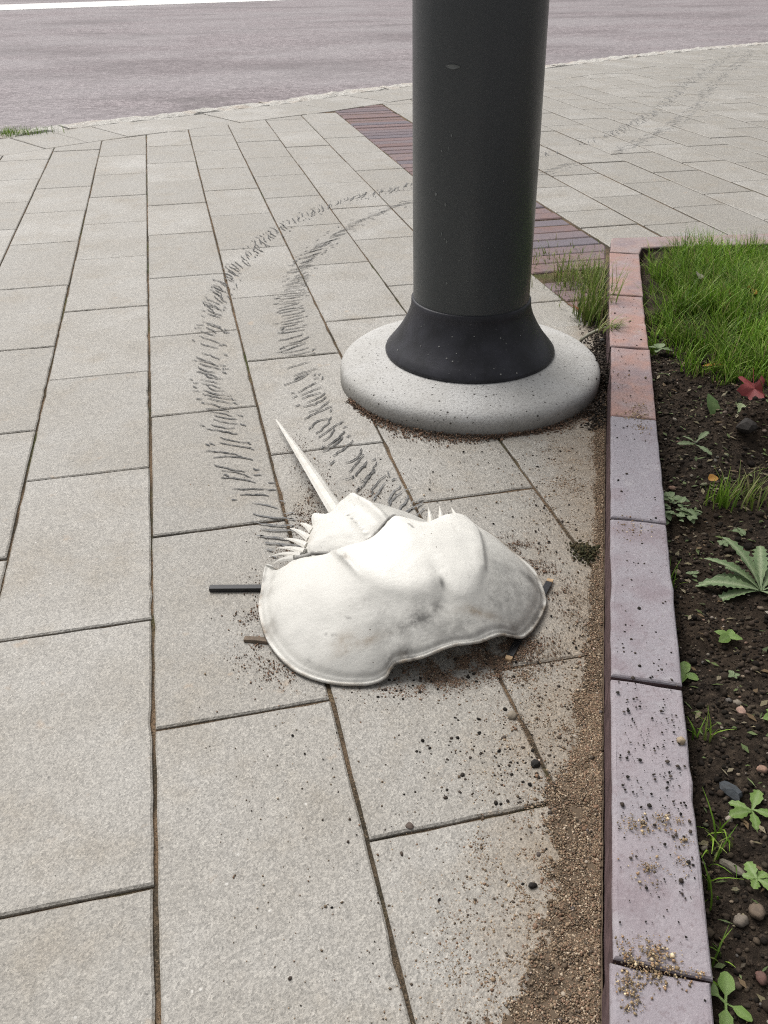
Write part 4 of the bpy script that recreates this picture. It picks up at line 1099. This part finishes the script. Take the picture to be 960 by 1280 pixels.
# ---------------------------------------------------------------- leaves and weeds
def leaf_mesh(name, L, W, shape="oval", fold=.25, bend=.3, n=14, seed=0):
    rd = random.Random(seed); V, F, C = [], [], []
    for i in range(n+1):
        t = i/n
        if shape == "oval": w = math.sin(math.pi*t**.8)**.75
        elif shape == "spoon": w = .18+.82*math.sin(math.pi*max(0, (t-.32)/.68)**.85)**.7 if t > .32 else .16
        elif shape == "thistle":
            env = (.16+.84*smooth01(np.array([(t-.05)/.55]))[0])*(1-t**5)**.6; w = env*(.62+.38*abs(math.sin(t*n*.5*math.pi*.98+.4)))
        elif shape == "maple": w = (1-abs(2*t-.9))**.7 if 0 < t < .95 else 0; w = max(0, w)*(.6+.4*abs(math.sin(t*9)))
        else: w = math.sin(math.pi*t)
        w = max(w, .03)*W/2; a = bend*t; x = L*(math.sin(a)/bend if bend else t); z0 = -L*(1-math.cos(a))/bend if bend else 0
        wl, wr = w*rd.uniform(.88, 1.1), w*rd.uniform(.88, 1.1)
        for u, col in ((-wl, 0), (-wl*.5, 0), (-.0004, .8 if shape == "thistle" else .35), (.0004, .8 if shape == "thistle" else .35), (wr*.5, 0), (wr, 0)):
            V.append((x, u, z0+abs(u)*fold+(rd.gauss(0, .03)*w if abs(u) > w*.6 else 0))); C.append((col,)*3)
        if i:
            for k in range(5): b = (i-1)*6+k; F.append((b, b+6, b+7, b+1))
    return np_mesh(name, np.array(V), np.array(F), np.array(C), True)
M_THIS = m_leaf("thistle_green", (.135, .205, .095), (.20, .27, .13), .6, (.34, .40, .24))
M_SEED = m_leaf("seedling_green", (.14, .24, .05), (.22, .32, .10), .5, (.25, .34, .14))
M_CLOV = m_leaf("dull_green", (.13, .19, .085), (.22, .27, .15), .6, (.26, .32, .18))
def put_leaf(name, me, mat, parent, rel, yaw, pitch, roll=0, scale=1):
    o = link(name, me, mat, parent, rel); o.rotation_euler = (roll, pitch, yaw); o.scale = (scale,)*3
    return o
# jagged rosette weed
zx = bedz(.655, .735)
ros = tag(empty("thistle_weed", (.655, .735, zx)), "big jagged grey-green weed rosette at the right edge of the bed", "weed")
for k, (yaw, L, W, pit) in enumerate([(2.55, .080, .027, -.22), (2.05, .082, .024, -.50), (1.62, .088, .027, -.75), (2.95, .062, .020, -.08), (1.15, .08, .024, -.6), (.6, .075, .024, -.4), (-.1, .07, .022, -.35), (2.30, .060, .020, -.30), (-1.0, .05, .02, -.25), (2.75, .070, .021, -.34), (1.85, .060, .020, -.35)]):
    put_leaf("leaf", leaf_mesh("leaf", L, W, "thistle", .3, .75, 18, k), M_THIS, ros, (0, 0, .004), yaw, pit, random.gauss(0, .25))
# dull small-leaved patch
zc = bedz(.652, .945)
clo = tag(empty("clover_patch", (.652, .945, zc)), "patch of small dull green oval leaves touching the edging", "weed")
lm = [leaf_mesh("leaf", .0125, .0085, "oval", .15, .35, 7, k) for k in range(3)]
for k in range(64):
    a = random.uniform(0, 6.283); r = .030*math.sqrt(random.random())
    put_leaf("leaf", lm[k % 3], M_CLOV, clo, (r*math.cos(a)*.9, r*math.sin(a)*1.1, random.uniform(.003, .014)), a+random.gauss(0, .6), random.uniform(-.5, .25), random.gauss(0, .2), random.uniform(.7, 1.3))
# seedlings
def seedling(label, x, y, leaves, L, W, mat=None, shape="oval", h=.008, a0=0):
    o = tag(empty("seedling", (x, y, bedz(x, y))), label, "seedling", "seedlings in the bed")
    V = [(-.0006, 0, -.004), (.0006, 0, -.004), (0, .0008, -.004), (0, 0, h)]
    link("stem", mesh_of("stem", V, [(0, 1, 3), (1, 2, 3), (2, 0, 3)]), mat or M_SEED, o)
    for k in range(leaves):
        sc = random.uniform(.7, 1.15)
        put_leaf("leaf", leaf_mesh("leaf", L*sc, W*sc, shape, .15, .5, 8, k), mat or M_SEED, o, (0, 0, h*random.uniform(.7, 1)), a0+6.283*k/leaves+random.gauss(0, .25), random.uniform(-.45, -.1), random.gauss(0, .2))
seedling("round-leaved bright seedling close to the edging beside the grass blades", .494, .632, 4, .020, .012, a0=1.0)
seedling("bright seedling row of rounded leaves right of the round-leaved one", .570, .668, 4, .017, .011, a0=-.5)
seedling("glossy seedling with wide leaves at the bottom corner of the bed", .336, .290, 4, .028, .014, shape="spoon", a0=.8)
seedling("notched light green seedling near the dark blue-grey stone", .458, .445, 5, .024, .013, shape="thistle", a0=.6)
seedling("pale broad-leaved seedling by the long grey-brown stone", .419, .378, 5, .017, .012, shape="thistle")
seedling("thin-leaved seedling standing at the edging above the clover patch", .770, 1.095, 4, .034, .011, M_CLOV, "thistle", .02, .4)
seedling("small bright seedling at the right edge above the pebble", .545, .540, 4, .016, .010, a0=.3)
seedling("tiny four-leaved seedling in the open earth", .540, .610, 4, .008, .006, M_CLOV)
seedling("tiny dull seedling below the jagged weed on its left", .600, .800, 4, .010, .007, M_CLOV)
seedling("small oval-leaved seedling between clover patch and jagged weed", .672, .850, 4, .011, .008, M_CLOV, a0=.4)
seedling("dull low seedling behind the jagged weed near the sparse grass", .712, .868, 5, .011, .008, M_CLOV)
seedling("dusty round-leaved seedling under the lawn edge by the brick", .905, 1.470, 4, .026, .020, M_CLOV, a0=1.2, h=.02)
# fallen leaves
def fallen(label, x, y, z, L, W, shape, mat, yaw, pitch, roll=.2, bend=.6):
    o = link("fallen_leaf", leaf_mesh("fallen_leaf", L, W, shape, .2, bend, 12, int(x*1000)), mat, None, (x, y, z)); o.rotation_euler = (roll, pitch, yaw)
    return tag(o, label, "leaf", "fallen leaves")
M_REDL = m_leaf("red_leaf", (.22, .035, .037), (.32, .08, .075)); M_ORL = m_leaf("orange_leaf", (.40, .19, .04), (.48, .27, .06))
M_BRL = m_leaf("brown_leaf", (.20, .085, .035), (.32, .14, .06)); M_PALE = m_leaf("pale_leaf", (.30, .36, .18), (.36, .42, .24)); M_GRL = m_leaf("grey_leaf", (.24, .23, .17), (.33, .31, .24))
M_DGL = m_leaf("deep_green_leaf", (.10, .17, .055), (.15, .22, .08))
def maple(label, x, y, z, R, mat, rot):
    V, F = [(0, 0, 0)], []; n = 40
    for i in range(n):
        a = 2*math.pi*i/n; lob = abs(math.cos(2.5*a))**1.6; rr = R*(.60+.40*lob)*(1 if abs(a-math.pi) > .35 else .45)*random.uniform(.9, 1.08)
        V.append((rr*math.cos(a), rr*math.sin(a), .22*rr*math.sin(3*a)+.10*R*math.sin(a*2+1)-2.2*rr*rr))
    for i in range(n): F.append((0, 1+i, 1+(i+1) % n))
    b = len(V); V += [(-R*.3, -.0006, 0), (-R*.3, .0006, 0), (-R*1.25, .0008, .006), (-R*1.25, -.0004, .006)]; F.append((b, b+1, b+2, b+3))
    o = link("fallen_leaf", mesh_of("fallen_leaf", V, F), mat, None, (x, y, z)); o.rotation_euler = rot
    return tag(o, label, "leaf", "fallen leaves")
maple("red maple leaf lying at the lawn edge beside the hollow", .948, 1.215, .072, .034, M_REDL, (-.25, .45, -1.9))
0 and fallen("red maple leaf lying at the lawn edge beside the hollow", .925, 1.225, .075, .062, .050, "maple", M_REDL, -.5, .35, .5, .5)
fallen("large dark green oval leaf propped up below the lawn", .868, 1.195, .032, .050, .030, "oval", M_DGL, 1.4, -.85, .35, .4)
fallen("pale green torn leaf right of the large dark green leaf", .888, 1.165, .055, .032, .018, "thistle", M_PALE, .7, -.4, .3, .5)
fallen("orange curled leaf in the grass at the right edge", 1.21, 1.625, .085, .045, .026, "oval", M_ORL, 1.1, -.5, .6, 1.2)
fallen("brown curled leaf in the grass left of the orange one", 1.165, 1.655, .080, .040, .022, "oval", M_BRL, .5, -.2, .7, 1.2)
fallen("grey withered leaf lying on top of the grass", 1.14, 1.74, .090, .048, .022, "oval", M_GRL, .9, -.3, .5, .8)
fallen("small orange leaf tip beside the upright grass clump", .716, .968, .060, .020, .014, "oval", M_ORL, .2, -.4, .3, .9)
fallen("rust brown leaf caught in the tall grass tuft", .872, 1.785, .022, .034, .020, "oval", M_BRL, 1.9, -.6, .5, 1.0)
fallen("second rust leaf caught low between grass tuft and edging", .925, 1.735, .014, .030, .014, "oval", M_BRL, .8, -.5, .5, 1.0)
fallen("yellow narrow leaf at the lower edge of the lawn", .935, 1.36, .055, .050, .007, "oval", M_ORL, .1, -.05, .2, .3)
# twig
V, F = [], []
for i, p in enumerate([(.795, 1.60, .028), (.815, 1.606, .036), (.845, 1.612, .044), (.862, 1.600, .052)]):
    for k in range(6):
        a = k*math.pi/3; r = .0045*(1-.12*i)*random.uniform(.85, 1.2); V.append((p[0]-.83, p[1]+r*math.cos(a)-1.6, p[2]+r*math.sin(a)))
    if i:
        for k in range(6): j = (k+1) % 6; F.append((6*i-6+k, 6*i-6+j, 6*i+j, 6*i+k))
F += [tuple(range(6))[::-1], tuple(range(18, 24))]
tag(link("twig", mesh_of("twig", V, F, True), M_GRL, None, (.83, 1.6, 0)), "short pale twig between the concrete foot and the edging", "twig")
